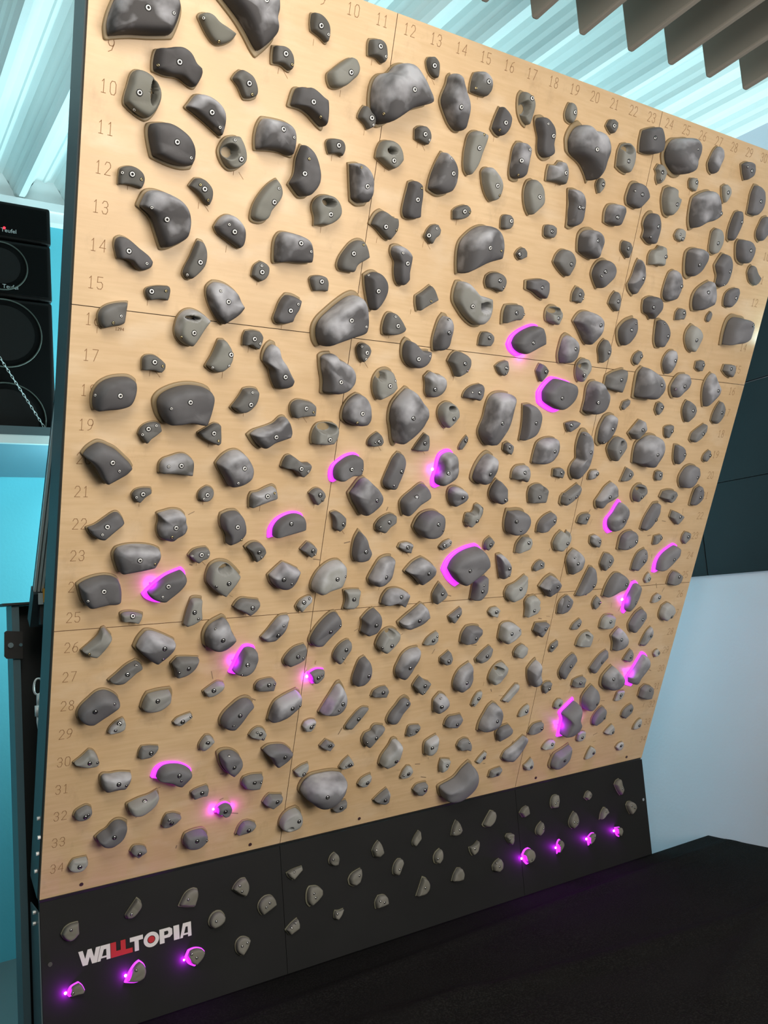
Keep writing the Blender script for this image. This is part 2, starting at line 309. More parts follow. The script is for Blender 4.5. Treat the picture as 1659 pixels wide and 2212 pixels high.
HOLDS = """
D 0 1|92|-1380,2745|-76,35 -88,8 -98,-26 -101,-55 -95,-81 -34,-61 21,-49 83,-32 96,5 102,42 97,63 84,78 10,73|-11,5 55,11||climbing_hold|dark grey broad sloping slab hold level with row eight, under column four
G 0 0|60|-1368,2556|-24,60 -4,62 26,49 46,25 51,1 44,-29 26,-56 15,-63 -6,-58 -48,-34 -50,-23 -42,17 -34,49|-20,-3 -23,-43|20,9,9,29|pocket_hold|pale grey five-sided incut slot hold level with row ten, under column four
D 0 1|55|-1181,2553|-71,0 -61,15 -43,41 -23,46 2,43 31,29 46,12 51,-8 50,-35 45,-58 26,-47 -7,-29 -46,-10|-5,-2 24,-34||climbing_hold|dark grey half-moon hold level with row ten, under column six
D 0 0|73|-1281,2448|-71,31 -66,44 -50,50 -15,56 18,47 51,28 70,-1 73,-31 66,-52 39,-58 0,-56 -52,-44 -63,-13|-1,4 44,-27||climbing_hold|dark grey leaf-shaped hold level with row eleven, under column five
G 0 0|44|-1187,2770|-49,17 -44,27 -28,34 -18,32 3,19 35,10 66,-1 52,-21 20,-39 5,-39 -11,-29 -30,-9|-23,-18 -39,11 9,-34||foothold|pale grey slanting fin foothold level with row eight, under column six
D 0 0|62|-1278,2650|-65,29 -42,35 -20,44 3,48 28,39 50,14 66,6 69,-7 59,-35 52,-46 39,-45 6,-31 -34,-34 -70,-29 -72,-6 -69,19|-12,2 -63,-17||climbing_hold|dark grey arched hold level with row nine, under column five
D 0 1|86|-1069,2807|-131,48 -104,28 -63,-3 -33,-32 -6,-63 12,-79 38,-52 62,-16 62,-1 54,21 58,53 52,97|-4,54 -4,-49||climbing_hold|dark grey giant tapering wedge-shaped hold level with row eight, under column seven
M 0 0|42|-1078,2650|-45,9 -35,27 -22,40 -6,37 14,29 31,9 39,-13 36,-25 21,-34 -1,-38 -8,-31 -24,-8|-2,3 12,-22||climbing_hold|mid grey curved block hold level with row nine, under column seven
G 0 0|52|-1099,2465|-44,-5 -40,16 -23,41 -4,49 9,51 25,29 38,1 41,-17 30,-35 8,-49 -10,-48 -30,-33|16,-15 -11,30|-17,-1,19,18|pocket_hold|pale grey ring-shaped pocket hold level with row eleven, under column seven
M 0 0|39|-976,2747|-34,29 -11,34 8,31 27,14 33,-3 33,-23 28,-30 18,-28 0,-20 -32,-22 -35,0 -35,18|-3,9 20,-13 -30,4||climbing_hold|mid grey helmet-shaped hold level with row eight, under column eight
M 0 0|39|-870,2858|-32,34 -13,35 11,25 28,8 34,-14 31,-36 26,-37 7,-27 -27,-16 -32,4 -33,24|-9,-1 18,-17||climbing_hold|mid grey shield-shaped hold level with row seven, under column nine
M 0 0|40|-670,2848|-31,29 0,35 17,27 27,10 33,-16 26,-31 19,-31 4,-22 -29,-21 -33,1 -34,19|-7,7 16,-15 -34,1||climbing_hold|mid grey notched helmet hold level with row seven, under column eleven
G 0 0|50|-779,2755|-49,-9 -35,6 -6,34 20,53 37,50 50,31 48,9 28,-16 5,-38 -18,-47 -35,-46 -47,-27|9,3||foothold|pale grey slanted oblong foothold level with row eight, under column ten
D 0 0|62|-878,2653|-59,12 -52,30 -43,35 -27,35 -11,41 10,36 39,22 56,16 59,5 62,-36 60,-67 48,-64 -12,-30 -66,-26 -63,-9|-7,-5 22,-39||climbing_hold|dark grey arched wing-shaped hold level with row nine, under column nine
D 0 1|70|-971,2543|-57,29 -49,41 -35,43 -5,45 26,44 52,34 64,15 68,-25 64,-53 44,-52 22,-48 -62,-58 -67,-25 -64,9|-3,10 34,-4||climbing_hold|dark grey squarish sloper hold level with row ten, under column eight
M 0 0|35|-676,2659|-29,-2 -22,19 -13,33 -4,30 7,19 24,7 30,-12 28,-25 10,-37 -2,-24 -28,-9|6,-4 15,-22||climbing_hold|mid grey spiky hold level with row nine, under column eleven
M 0 0|34|-768,2551|-34,9 -29,18 -2,25 19,23 30,12 32,-7 26,-25 9,-21 -21,-26 -30,-9|-3,3 -32,-9||climbing_hold|mid grey small notched hold level with row ten, under column ten
G 0 0|52|-578,2568|-46,-18 -44,10 -35,33 -19,42 2,42 23,33 40,13 49,-11 35,-32 19,-44 1,-40 -26,-27|1,-19 -52,0|-9,8,15,9|pocket_hold|pale grey hooded pocket hold level with row ten, under column twelve
D 0 0|67|-866,2455|-20,83 6,70 31,38 45,0 42,-34 18,-70 -7,-74 -48,-41 -34,-12 -32,39|-22,-7 -12,37||climbing_hold|dark grey pointed teardrop hold level with row eleven, under column nine
D 0 1|65|-668,2456|-50,62 -16,69 13,54 37,17 43,-32 33,-55 1,-61 -25,-51 -36,-4|-1,-2 -30,48||climbing_hold|dark grey bulging crescent hold level with row eleven, under column eleven
D 0 1|70|-363,2546|-14,79 17,61 42,30 48,-14 33,-54 -1,-67 -48,-56 -46,-16 -32,37|2,6 -8,51||climbing_hold|dark grey curved tooth-shaped hold level with row ten, under column fourteen
D 0 1|109|-585,2741|-42,59 -20,87 13,100 40,94 70,72 97,38 119,5 118,-4 84,-19 37,-42 -12,-83 -36,-100 -50,-104 -71,-94 -87,-59 -94,-19 -90,23 -74,46|2,8 -68,-73||climbing_hold|dark grey huge domed bell-shaped hold level with row eight, under column twelve
M 0 0|33|-462,2855|-26,12 -22,25 -8,30 8,21 17,3 22,-18 21,-31 3,-28 -14,-14|-8,0||climbing_hold|mid grey small rounded hold level with row seven, under column thirteen
D 0 1|76|-366,2772|-25,87 -11,70 17,42 38,12 47,-14 48,-61 47,-82 28,-84 3,-72 -27,-40 -49,-5 -46,20 -36,52 -34,75|-10,-21 -3,-66||climbing_hold|dark grey tall ridged leaf hold level with row eight, under column fourteen
M 0 1|45|-270,2852|-29,30 0,39 21,32 38,12 41,-15 31,-34 2,-36 -34,-34 -36,-10 -34,14|9,6 -29,-22||climbing_hold|mid grey rounded square hold level with row seven, under column fifteen
G 0 0|42|-70,2832|-30,4 -31,32 -23,46 -6,44 14,34 28,15 34,-23 26,-66 6,-57 -19,-29|1,21 1,-52|-11,-13,16,20|pocket_hold|pale grey tall ring-shaped pocket hold level with row seven, under column seventeen
D 0 0|48|-159,2754|-34,-24 -29,5 -14,55 8,43 25,25 27,4 20,-25 7,-43 -11,-40|-7,-1 -19,-25||climbing_hold|dark grey slanted pod-shaped hold level with row eight, under column sixteen
D 0 0|51|39,2753|-51,52 -47,64 -23,71 -2,62 23,42 37,15 40,-26 54,-57 38,-69 16,-72 -6,-60 -15,-43 -23,-4 -40,25|10,5 -24,37||climbing_hold|dark grey upright peanut-shaped hold level with row eight, under column eighteen
M 0 0|35|-462,2654|-26,-20 -31,13 -18,24 3,28 22,16 30,-6 23,-29 -2,-26|-6,-2 15,-15||climbing_hold|mid grey small rounded hold level with row nine, under column thirteen
G 0 1|50|-256,2654|-15,54 2,61 38,57 37,39 27,-9 16,-58 -1,-91 -19,-74 -30,-30 -30,12 -26,39|-1,0 9,44||foothold|pale grey tall fin foothold level with row nine, under column fifteen
D 0 1|61|-56,2653|-25,-46 -28,1 -27,45 -15,67 9,69 26,59 29,30 21,-34 21,-62 4,-66 -15,-63|-19,-2 7,39 -13,-47||climbing_hold|dark grey upright brick-shaped hold level with row nine, under column seventeen
M 0 1|45|132,2658|0,40 22,41 37,20 41,-14 37,-42 9,-39 -43,-41 -46,-7 -44,18 -12,23|15,-3||climbing_hold|mid grey saddle-shaped hold level with row nine, under column nineteen
G 0 0|30|142,2859|-22,-12 -19,17 -12,34 7,30 22,13 24,-15 12,-38 -12,-30|4,0 -20,15||foothold|pale grey small oval foothold level with row seven, under column nineteen
D 0 1|100|235,2765|-92,13 -73,62 -48,80 -30,73 -15,66 19,69 48,61 68,40 74,2 63,-51 62,-94 54,-120 34,-95 -4,-63 -75,-33 -86,-10|-19,-19 -110,-15||climbing_hold|dark grey big heart-shaped hold level with row eight, under column twenty
M 0 0|30|351,2861|-26,-5 -16,18 0,24 19,16 22,-5 10,-29 -9,-19|-4,-2||climbing_hold|mid grey small hold level with row seven, under column twenty-one
G 0 0|45|448,2769|-37,20 -29,47 -3,56 25,41 38,17 42,-22 30,-56 1,-52 -31,-40 -35,-10|-7,-14|-10,28,21,14|pocket_hold|pale grey pocketed hold level with row eight, under column twenty-two
D 0 0|60|564,2853|-54,31 -24,45 14,58 29,44 56,0 57,-27 34,-42 -13,-51 -45,-50 -54,-8|-29,3||climbing_hold|dark grey angular block hold level with row seven, under column twenty-three
D 0 1|95|727,2833|-73,29 -53,55 -10,68 36,78 64,60 72,29 65,-9 57,-48 32,-75 -2,-77 -40,-60 -65,-42 -82,-9|-114,-31 19,25||climbing_hold|dark grey big bulbous hold level with row seven, under column twenty-five
D 0 1|38|953,2866|-35,-23 -29,6 -14,42 0,55 23,47 32,27 25,-7 13,-38 3,-59 -18,-49|||climbing_hold|dark grey upright twisted fin hold level with row seven, under column twenty-seven
G 0 0|30|654,2755|-28,11 -16,34 -1,32 17,20 29,4 18,-31 7,-44 -11,-22 -14,-4|-3,2 -1,-25||foothold|pale grey jagged small foothold level with row eight, under column twenty-four
D 0 0|38|1165,2869|-43,16 -14,33 17,30 33,11 28,-25 0,-45 -22,-19|-4,-6 -28,5||climbing_hold|dark grey stubby triangular hold level with row seven, under column twenty-nine
G 0 0|25|353,2656|-17,-2 -12,19 1,25 17,15 20,-6 2,-35 -11,-16|3,0||foothold|pale grey tiny oval foothold level with row nine, under column twenty-one
G 0 0|25|856,2756|-22,4 -17,19 10,24 22,3 20,-30 -12,-20|5,4||foothold|pale grey tiny square foothold level with row eight, under column twenty-six
D 0 0|51|546,2655|-44,-4 -33,39 -16,49 19,44 45,22 54,0 36,-31 18,-54 -33,-43 -44,-22|-4,-1 -33,7||climbing_hold|dark grey rounded pentagon hold level with row nine, under column twenty-three
G 0 0|50|740,2666|-43,8 -42,45 -18,59 13,51 36,27 44,-5 32,-45 18,-63 -8,-56 -32,-23|9,-11|21,31,16,15|pocket_hold|pale grey tall oval pocketed hold level with row nine, under column twenty-five
D 0 1|72|942,2674|-72,32 -48,51 -10,70 20,79 50,65 76,20 87,-27 61,-47 6,-68 -40,-97 -60,-67 -72,-11|54,-10||climbing_hold|dark grey big humped hold level with row nine, under column twenty-seven
G 0 0|25|1068,2758|-34,22 -14,36 12,25 26,3 20,-22 5,-45 -15,-19|-3,1||foothold|pale grey half-round foothold level with row eight, under column twenty-eight
D 0 0|37|1268,2761|-31,-59 -35,-14 -39,31 -28,69 2,68 33,54 46,11 39,-36 20,-61 -6,-62|3,0 -47,-25||climbing_hold|dark grey upright block hold level with row eight, under column thirty
D 0 0|38|1169,2643|-19,-62 -27,-28 -23,18 -10,59 13,68 28,43 27,7 14,-36 -2,-69|9,17 -25,-44||climbing_hold|dark grey slanting bean-shaped hold level with row nine, under column twenty-nine
D 0 1|51|245,2551|-43,62 -25,69 4,67 23,49 34,16 36,-28 28,-63 6,-75 -15,-72 -19,-38 -29,13|9,3||climbing_hold|dark grey upright chalky block hold level with row ten, under column twenty
D 0 1|55|451,2566|-45,5 -35,30 -12,39 26,39 42,21 38,-7 27,-43 -3,-45 -38,-38|-17,-14||climbing_hold|dark grey rounded block hold level with row ten, under column twenty-two
D 0 0|51|663,2555|-39,4 -34,37 -17,57 -1,63 18,43 35,17 41,-25 39,-67 11,-66 -28,-46 -26,-17|2,1 -15,-43||climbing_hold|dark grey upright lozenge hold level with row ten, under column twenty-four
G 0 0|25|850,2554|-30,-6 -19,18 -2,25 22,18 26,-6 19,-27 -15,-22|7,-16 -12,0||foothold|pale grey tiny round foothold level with row ten, under column twenty-six
D 0 0|38|1360,2662|-32,-20 -24,17 -11,48 15,61 38,28 28,-31 5,-59 -21,-44|||climbing_hold|dark grey slanting elongated hold level with row nine, under column thirty-one
M 0 0|37|-1379,2341|-36,-24 -37,-2 -35,20 -24,28 -1,33 17,28 31,17 36,3 32,-16 28,-24 15,-22 -3,-20 -23,-21|-6,9 19,1 -31,8||climbing_hold|mid grey helmet-shaped with a curved underside hold level with row twelve, under column four
M 0 0|36|-1177,2349|-42,4 -34,17 -24,30 -3,32 17,21 30,5 32,-20 25,-41 11,-36 -13,-12|-2,1 12,-26 -15,10||climbing_hold|mid grey half-moon hold level with row twelve, under column six
D 0 1|82|-1280,2256|-83,18 -76,38 -64,61 -47,70 -26,71 19,61 45,47 62,27 71,1 70,-34 64,-54 41,-73 3,-92 -7,-90 -28,-44 -46,-7|-12,-8 -55,16||climbing_hold|dark grey big quarter-round hold level with row thirteen, under column five
D 0 0|48|-1362,2138|-54,23 -51,41 -38,50 -20,47 16,25 49,5 62,-10 59,-24 46,-34 27,-41 14,-34 -3,-18 -15,-15 -43,-15 -48,0|-20,10 32,-16||climbing_hold|dark grey kidney-shaped hold level with row fourteen, under column four
M 0 0|46|-1179,2150|3,65 19,62 31,41 34,20 29,-10 9,-39 -11,-59 -23,-56 -35,-43 -32,-27 -17,8 -7,38|4,-2 -27,-42||climbing_hold|mid grey slanting blade-shaped hold level with row fourteen, under column six
M 0 0|34|-1280,2042|-39,3 -34,13 -7,23 30,27 34,21 34,-2 30,-17 11,-16 -1,-17 -25,-23 -34,-12|-24,5 16,12||climbing_hold|mid grey small bow-shaped hold level with row fifteen, under column five
M 0 0|45|-1405,1964|-42,-7 -38,11 -22,28 8,41 44,48 42,25 39,-17 27,-25 1,-32 -25,-41 -35,-31|-36,11 -5,-16 16,5||climbing_hold|mid grey scooped quarter-disc hold level with row sixteen, under column four
G 0 1|59|-1180,1960|-43,-17 -41,7 -35,27 -20,46 1,54 23,51 47,39 64,27 46,-1 27,-37 11,-62 -10,-58 -30,-44 -39,-32|1,-14 -31,-31|-2,27,20,6|pocket_hold|pale grey slotted jug hold level with row sixteen, under column six
G 0 0|45|-976,2345|-46,-51 -46,-28 -38,2 -18,38 3,64 25,82 42,65 50,44 47,27 32,2 15,-24 7,-48 -6,-58 -26,-60 -41,-56|10,8 21,49||foothold|pale grey slanting boat-shaped foothold level with row twelve, under column eight
D 0 1|51|-1079,2251|-54,3 -46,20 -35,35 -17,46 2,45 26,30 42,10 46,-16 41,-41 32,-49 20,-44 -16,-26 -43,-13|-3,-2 -21,15||climbing_hold|dark grey half-moon with a flat underside hold level with row thirteen, under column seven
G 0 0|55|-779,2360|-45,5 -41,26 -24,44 -2,51 18,49 38,34 51,6 48,-12 31,-32 6,-46 -17,-47 -30,-51 -33,-26|2,-9 -49,1|-7,24,19,11|pocket_hold|pale grey padlock-shaped pocket hold level with row twelve, under column ten
D 0 1|69|-880,2230|-53,-49 -58,-17 -58,17 -50,38 -39,48 -6,49 28,45 50,36 64,14 70,-9 70,-36 40,-41 -10,-44 -49,-52|5,20 42,1||climbing_hold|dark grey squarish dome sloper hold level with row thirteen, under column nine
M 0 0|30|-970,2147|-27,-9 -21,19 -2,35 17,29 27,19 27,-3 16,-22 4,-30 -13,-23 -27,-15|-1,1 -4,19||climbing_hold|mid grey small round hold level with row fourteen, under column eight
M 0 0|45|-655,2240|-55,-37 -52,-12 -34,22 -11,50 15,62 34,58 51,36 62,9 42,-5 13,-27 2,-53 -22,-53 -46,-50|-18,9 15,41||climbing_hold|mid grey slanting dog-leg hold level with row thirteen, under column eleven
M 0 0|30|-765,2141|-35,10 -29,19 3,26 22,23 33,7 35,-23 17,-23 -17,-28 -28,-10|-1,7||climbing_hold|mid grey small loaf-shaped hold level with row fourteen, under column ten
D 0 0|53|-869,2045|-41,-33 -34,-4 -24,29 -7,53 14,54 47,44 42,11 27,-19 22,-40 -13,-50 -33,-46|-2,1 19,24||climbing_hold|dark grey upright rounded brick hold level with row fifteen, under column nine
D 0 0|60|-561,2151|-46,42 -25,57 -9,61 13,53 33,34 41,6 37,-24 21,-56 3,-76 -6,-73 -23,-34 -39,11|-13,-5 -35,40||climbing_hold|dark grey upright leaf-shaped hold level with row fourteen, under column twelve
D 0 1|102|-678,2038|-92,-31 -81,-4 -53,28 -12,67 22,92 43,99 62,92 83,64 95,25 96,-19 90,-33 30,-58 -40,-87 -67,-99 -83,-80 -91,-56|0,5 61,-9||climbing_hold|dark grey huge smooth quarter-dome hold level with row fifteen, under column eleven
D 0 1|65|-1077,2052|-61,15 -59,34 -41,52 -11,52 21,39 40,25 54,2 69,-16 52,-40 2,-80 -18,-63 -48,-21|-7,-4 -32,24||climbing_hold|dark grey pentagonal hold level with row fifteen, under column seven
M 0 0|45|-558,2363|-55,-12 -48,10 -37,29 -20,42 -1,36 23,26 41,26 48,-1 43,-27 26,-55 6,-48 -27,-25|-10,-14 32,-18||climbing_hold|mid grey curled leaf-shaped hold level with row twelve, under column twelve
G 0 1|50|-156,2560|-47,33 -39,47 -23,53 -3,43 23,24 38,-2 39,-28 31,-50 13,-59 -4,-47 -29,-15|3,-6 21,-34||foothold|pale grey oval ridged foothold level with row ten, under column sixteen
D 0 0|50|-468,2450|-26,-47 -26,-1 -21,38 -19,56 -2,64 16,58 24,26 29,-16 35,-55 7,-63 -18,-60|1,1 8,38||climbing_hold|dark grey upright brick-shaped hold level with row eleven, under column thirteen
M 0 0|35|-257,2449|-31,-30 -37,0 -22,14 10,28 25,20 33,5 22,-12 1,-25|-6,1 -36,-11 16,2||climbing_hold|mid grey small rounded hold level with row eleven, under column fifteen
M 0 0|30|-363,2360|-28,-15 -22,8 -7,28 14,35 28,20 25,1 9,-16 1,-36 -18,-25|-22,-9 4,18||climbing_hold|mid grey small bean-shaped hold level with row twelve, under column fourteen
G 0 0|50|37,2556|-37,-6 -40,24 -32,49 -14,59 8,49 31,22 40,-3 38,-27 21,-49 3,-70 -18,-48|3,-3 -43,4||foothold|pale grey upright almond-shaped foothold level with row ten, under column eighteen
M 0 0|30|-55,2450|-20,-23 -24,14 -17,23 5,27 23,15 26,-7 16,-22 -10,-27|5,5||climbing_hold|mid grey small round-topped hold level with row eleven, under column seventeen
M 0 0|30|151,2452|-22,-19 -27,12 -23,20 2,25 25,17 32,-6 22,-24 -8,-26|-3,0||climbing_hold|mid grey small square hold level with row eleven, under column nineteen
D 0 1|101|-169,2348|-74,-77 -82,-22 -77,9 -53,40 -24,64 11,78 42,73 66,51 81,14 85,-32 62,-40 29,-53 -66,-106|-17,-3 42,-4||climbing_hold|dark grey huge rounded sloper hold level with row twelve, under column sixteen
M 0 0|25|36,2355|-24,-3 -14,14 4,26 22,12 28,-9 -1,-25 -16,-16|-13,-3||climbing_hold|mid grey tiny triangular hold level with row twelve, under column eighteen
M 0 0|45|248,2359|-49,-8 -40,22 -23,41 -3,46 26,36 45,12 42,-22 29,-57 6,-48 -35,-22|8,-7||climbing_hold|mid grey slot-topped pointed shield-shaped hold level with row twelve, under column twenty
D 0 1|59|-478,2243|-40,38 -38,57 -22,64 5,60 30,41 33,8 33,-29 38,-54 25,-71 8,-69 -5,-54 -16,-19 -19,6 -32,22|4,5 -21,35||climbing_hold|dark grey upright hooked hold level with row thirteen, under column thirteen
M 0 0|35|-349,2147|-42,5 -16,24 13,50 28,38 54,1 29,-14 -2,-33 -26,-51 -38,-21|-43,0 10,-7||climbing_hold|mid grey four-cornered ridged hold level with row fourteen, under column fourteen
G 0 1|65|-154,2155|-80,1 -83,40 -76,70 -56,73 -28,56 6,34 41,30 76,25 84,-18 79,-55 62,-78 36,-82 -5,-67 -54,-30|-23,-10|32,-6,18,15|pocket_hold|pale grey big heart-shaped pocket hold level with row fourteen, under column sixteen
M 0 0|40|-57,2239|-47,-3 -44,21 -26,34 7,39 31,29 43,11 42,-13 29,-35 9,-30 -9,-26 -35,-25|-4,9 19,-12||climbing_hold|mid grey small arched hold level with row thirteen, under column seventeen
D 0 0|45|144,2247|-56,-13 -62,21 -23,31 21,36 43,27 48,-5 41,-44 9,-34 -21,-20|-2,3||climbing_hold|dark grey slanting bar-shaped hold level with row thirteen, under column nineteen
M 0 0|45|47,2143|-40,-48 -46,2 -39,28 -4,35 23,37 37,16 39,-13 31,-26 0,-31|-7,3 28,2||climbing_hold|mid grey loaf-shaped with a magenta-lit edge hold level with row fourteen, under column eighteen
G 0 0|45|243,2162|-32,-8 -32,17 -16,34 8,37 31,24 40,0 27,-41 -3,-35 -23,-28|6,-11 -54,-9|-4,13,28,12|pocket_hold|pale grey small round pocketed hold level with row fourteen, under column twenty
D 0 1|60|-257,2037|-33,-32 -29,16 -20,52 -7,72 10,69 24,50 30,24 26,-13 20,-46 12,-59 -7,-67 -25,-66|-4,7 -6,51||climbing_hold|dark grey upright oval hold level with row fifteen, under column fifteen
M 0 0|30|-52,2035|-30,-25 -31,7 -24,26 8,29 28,16 31,-4 22,-24 -3,-26|-1,9 -31,6||climbing_hold|mid grey small notched hold level with row fifteen, under column seventeen
M 0 0|45|-469,2042|-22,-38 -32,-35 -37,-13 -29,33 -20,43 -3,44 23,26 53,-7 49,-18 20,-33|4,1 -11,30||climbing_hold|mid grey small triangular hold level with row fifteen, under column thirteen
D 1 0|65|132,2053|-80,-25 -71,4 -49,26 -20,44 30,63 54,61 74,32 87,-9 48,-30 8,-53 -21,-67 -63,-47|1,-5||climbing_hold|curved hold glowing magenta at its left and lower edges, row fifteen, column nineteen
D 0 1|50|243,2555|-16,62 -38,62 -35,38 -22,8 -20,-25 -8,-61 17,-73 33,-66 40,-31 32,26 17,60|-4,-3 -3,-62||climbing_hold|dark grey long upright block hold level with row ten, under column twenty
D 0 1|74|351,2442|-52,-3 -53,28 -37,49 0,59 29,50 48,24 48,-13 41,-47 33,-60 -14,-49 -42,-38|-8,10 -79,-20||climbing_hold|dark grey heart-shaped hold level with row eleven, under column twenty-one
M 0 0|35|559,2453|-23,-8 -27,22 -19,32 6,28 22,7 21,-16 18,-38 2,-27|-10,1||climbing_hold|mid grey small tapered hold level with row eleven, under column twenty-three
D 0 0|60|453,2348|-49,-13 -46,15 -28,42 2,56 34,43 52,23 46,-7 16,-45 -3,-68 -24,-47|-23,2 -34,-16||climbing_hold|dark grey slanting pentagonal hold level with row twelve, under column twenty-two
D 0 1|43|650,2351|-38,-30 -24,6 -16,55 -7,81 17,61 35,26 33,-19 17,-56 7,-72 -24,-52|7,3 -14,-51||climbing_hold|dark grey slanting twisted hold level with row twelve, under column twenty-four
G 0 0|45|740,2454|-35,-42 -43,-5 -34,18 -8,28 2,44 22,41 33,13 33,-21 29,-40 1,-37|18,0||foothold|pale grey square with a hooked corner foothold level with row eleven, under column twenty-five
D 0 1|64|962,2459|-49,-3 -53,36 -38,53 10,63 42,49 56,15 46,-27 18,-57 -4,-70 -27,-59|-18,-8 -61,-2||climbing_hold|dark grey rounded heart-shaped hold level with row eleven, under column twenty-seven
G 0 0|33|1074,2558|-21,-40 -31,3 -33,43 -16,60 12,56 33,30 38,-10 26,-43 7,-52 -14,-47|-5,-2||foothold|pale grey upright bar-shaped foothold level with row ten, under column twenty-eight
D 0 0|50|1265,2550|-42,-6 -52,33 -43,49 22,49 54,26 52,-6 32,-54 1,-51 -23,-39|5,7 -46,-29||climbing_hold|dark grey tapering block hold level with row ten, under column thirty
D 0 0|43|1153,2453|-46,17 -34,45 -14,76 10,73 42,37 55,-13 40,-63 10,-79 -12,-66 -16,-25 -34,-2|22,2 14,-56||climbing_hold|dark grey upright kidney-shaped hold level with row eleven, under column twenty-nine
D 0 1|45|868,2347|-39,-42 -41,7 -29,59 -7,73 21,63 40,31 43,-19 35,-51 2,-63 -24,-60|25,8||climbing_hold|dark grey egg-shaped hold level with row twelve, under column twenty-six
D 0 1|58|1073,2327|-54,-38 -59,2 -48,30 -11,62 23,81 43,50 62,0 60,-26 29,-42 -6,-58 -40,-60|-25,25||climbing_hold|dark grey big lumpy hold level with row twelve, under column twenty-eight
M 0 0|30|1384,2465|-46,7 -41,34 -28,47 4,20 54,-5 44,-28 27,-43 -14,-31|||climbing_hold|mid grey small torn-edged leaf hold level with row eleven, under column thirty-one
D 0 0|36|1259,2355|-35,-20 -33,12 -10,34 27,47 41,29 32,-10 3,-49 -26,-43|8,-1||climbing_hold|dark grey slanting oval hold level with row twelve, under column thirty
M 0 0|30|356,2246|-25,-26 -28,9 -15,37 5,33 27,13 25,-11 16,-30 -6,-25|-6,4 18,-8||climbing_hold|mid grey small tapered hold level with row thirteen, under column twenty-one
M 0 0|35|559,2250|-29,-12 -22,19 -5,43 16,25 24,-3 19,-42 -2,-31|-4,1||climbing_hold|mid grey small ridged hold level with row thirteen, under column twenty-three
D 0 0|55|769,2252|-43,-4 -47,27 -23,42 10,47 39,30 46,1 33,-27 16,-52 0,-37 -32,-27|-27,0 -71,-3||climbing_hold|dark grey shield-shaped hold level with row thirteen, under column twenty-five
D 0 1|70|432,2141|-75,9 -56,41 -34,55 11,54 51,34 65,2 56,-34 22,-78 2,-64 -43,-19|18,8 -86,27||climbing_hold|dark grey fan-shaped hold level with row fourteen, under column twenty-two
D 0 0|47|656,2141|-45,-1 -40,19 -12,49 32,68 45,33 41,-8 15,-52 -7,-65 -29,-43|-4,9 16,37||climbing_hold|dark grey tilted shield-shaped hold level with row fourteen, under column twenty-four
D 0 0|40|867,2153|-35,6 -42,56 -18,65 18,45 41,13 40,-24 22,-61 -4,-62 -23,-39|18,-5 -16,44||climbing_hold|dark grey upright oval hold level with row fourteen, under column twenty-six
M 0 0|30|963,2244|-22,-27 -25,8 -12,27 17,28 26,6 21,-20 -5,-22|-1,9 -35,-6||climbing_hold|mid grey small notched hold level with row thirteen, under column twenty-seven
M 0 0|16|1155,2256|-16,-16 -14,5 3,27 15,15 12,-7 0,-24|||climbing_hold|mid grey tiny sliver hold level with row thirteen, under column twenty-nine
G 0 0|47|1070,2156|-42,2 -39,34 -17,63 19,49 44,21 43,-27 24,-64 -4,-53 -29,-27|-9,-6||foothold|pale upright leaf-shaped foothold level with row fourteen, under column twenty-eight
D 0 0|80|1343,2225|-69,-82 -75,-9 -64,42 -37,63 3,62 49,59 71,37 66,-3 61,-37 30,-59 -34,-73|26,27||climbing_hold|dark grey big square overhanging hold level with row thirteen, under column thirty-one
D 0 1|55|353,2045|-26,-65 -39,-33 -39,5 -32,44 -16,58 9,51 37,32 49,5 40,-36 16,-61|7,1 -28,41||climbing_hold|dark grey round hold level with row fifteen, under column twenty-one
M 0 0|40|555,2052|-27,5 -21,30 -3,51 20,28 30,-6 22,-32 -4,-53 -15,-23|6,-3||climbing_hold|mid grey small slanting block hold level with row fifteen, under column twenty-three
G 0 0|45|457,1969|-30,-10 -30,24 -9,45 13,45 32,21 32,-2 15,-32 -2,-56 -20,-35|-14,-21|-12,12,15,14|pocket_hold|pale grey small ring-shaped pocket hold level with row sixteen, under column twenty-two
M 0 0|25|761,2039|-24,-8 -17,16 10,36 23,20 19,-7 4,-33 -16,-22|10,11||climbing_hold|mid grey tiny slanting hold level with row fifteen, under column twenty-five
D 0 1|39|959,2049|-33,-17 -30,15 -5,45 21,50 37,26 30,-13 1,-64 -20,-42|9,3||climbing_hold|dark grey tall half-moon hold level with row fifteen, under column twenty-seven
M 0 0|25|1170,2041|-26,-11 -27,21 12,30 26,7 20,-24 -4,-22|7,8 -25,7||climbing_hold|mid grey tiny wedge hold level with row fifteen, under column twenty-nine
M 0 0|35|1375,2038|-41,-4 -36,28 24,31 35,1 29,-34 -11,-22|-15,11||climbing_hold|mid grey small tapering block hold level with row fifteen, under column thirty-one
M 0 0|50|652,1934|-49,-27 -50,24 -12,44 47,63 55,13 46,-46 1,-38 -38,-33|0,13||climbing_hold|mid grey wedge-shaped trapezoid hold level with row sixteen, under column twenty-four
D 0 1|81|841,1931|-53,-57 -61,10 -60,57 -38,83 10,67 55,48 77,11 71,-33 43,-63 -5,-63 -41,-60|29,15||climbing_hold|dark grey big rounded hold level with row sixteen, under column twenty-six
D 0 1|51|1055,1949|-48,-12 -34,23 -8,51 34,58 51,31 42,-4 12,-41 -13,-64 -36,-42|-2,0 -36,-18||climbing_hold|dark grey chunky notched hold level with row sixteen, under column twenty-eight
D 0 1|47|1276,1946|-36,-41 -47,13 -36,54 -15,79 22,45 57,10 51,-19 17,-57 -13,-85|15,0||climbing_hold|dark grey kite-shaped hold level with row sixteen, under column thirty
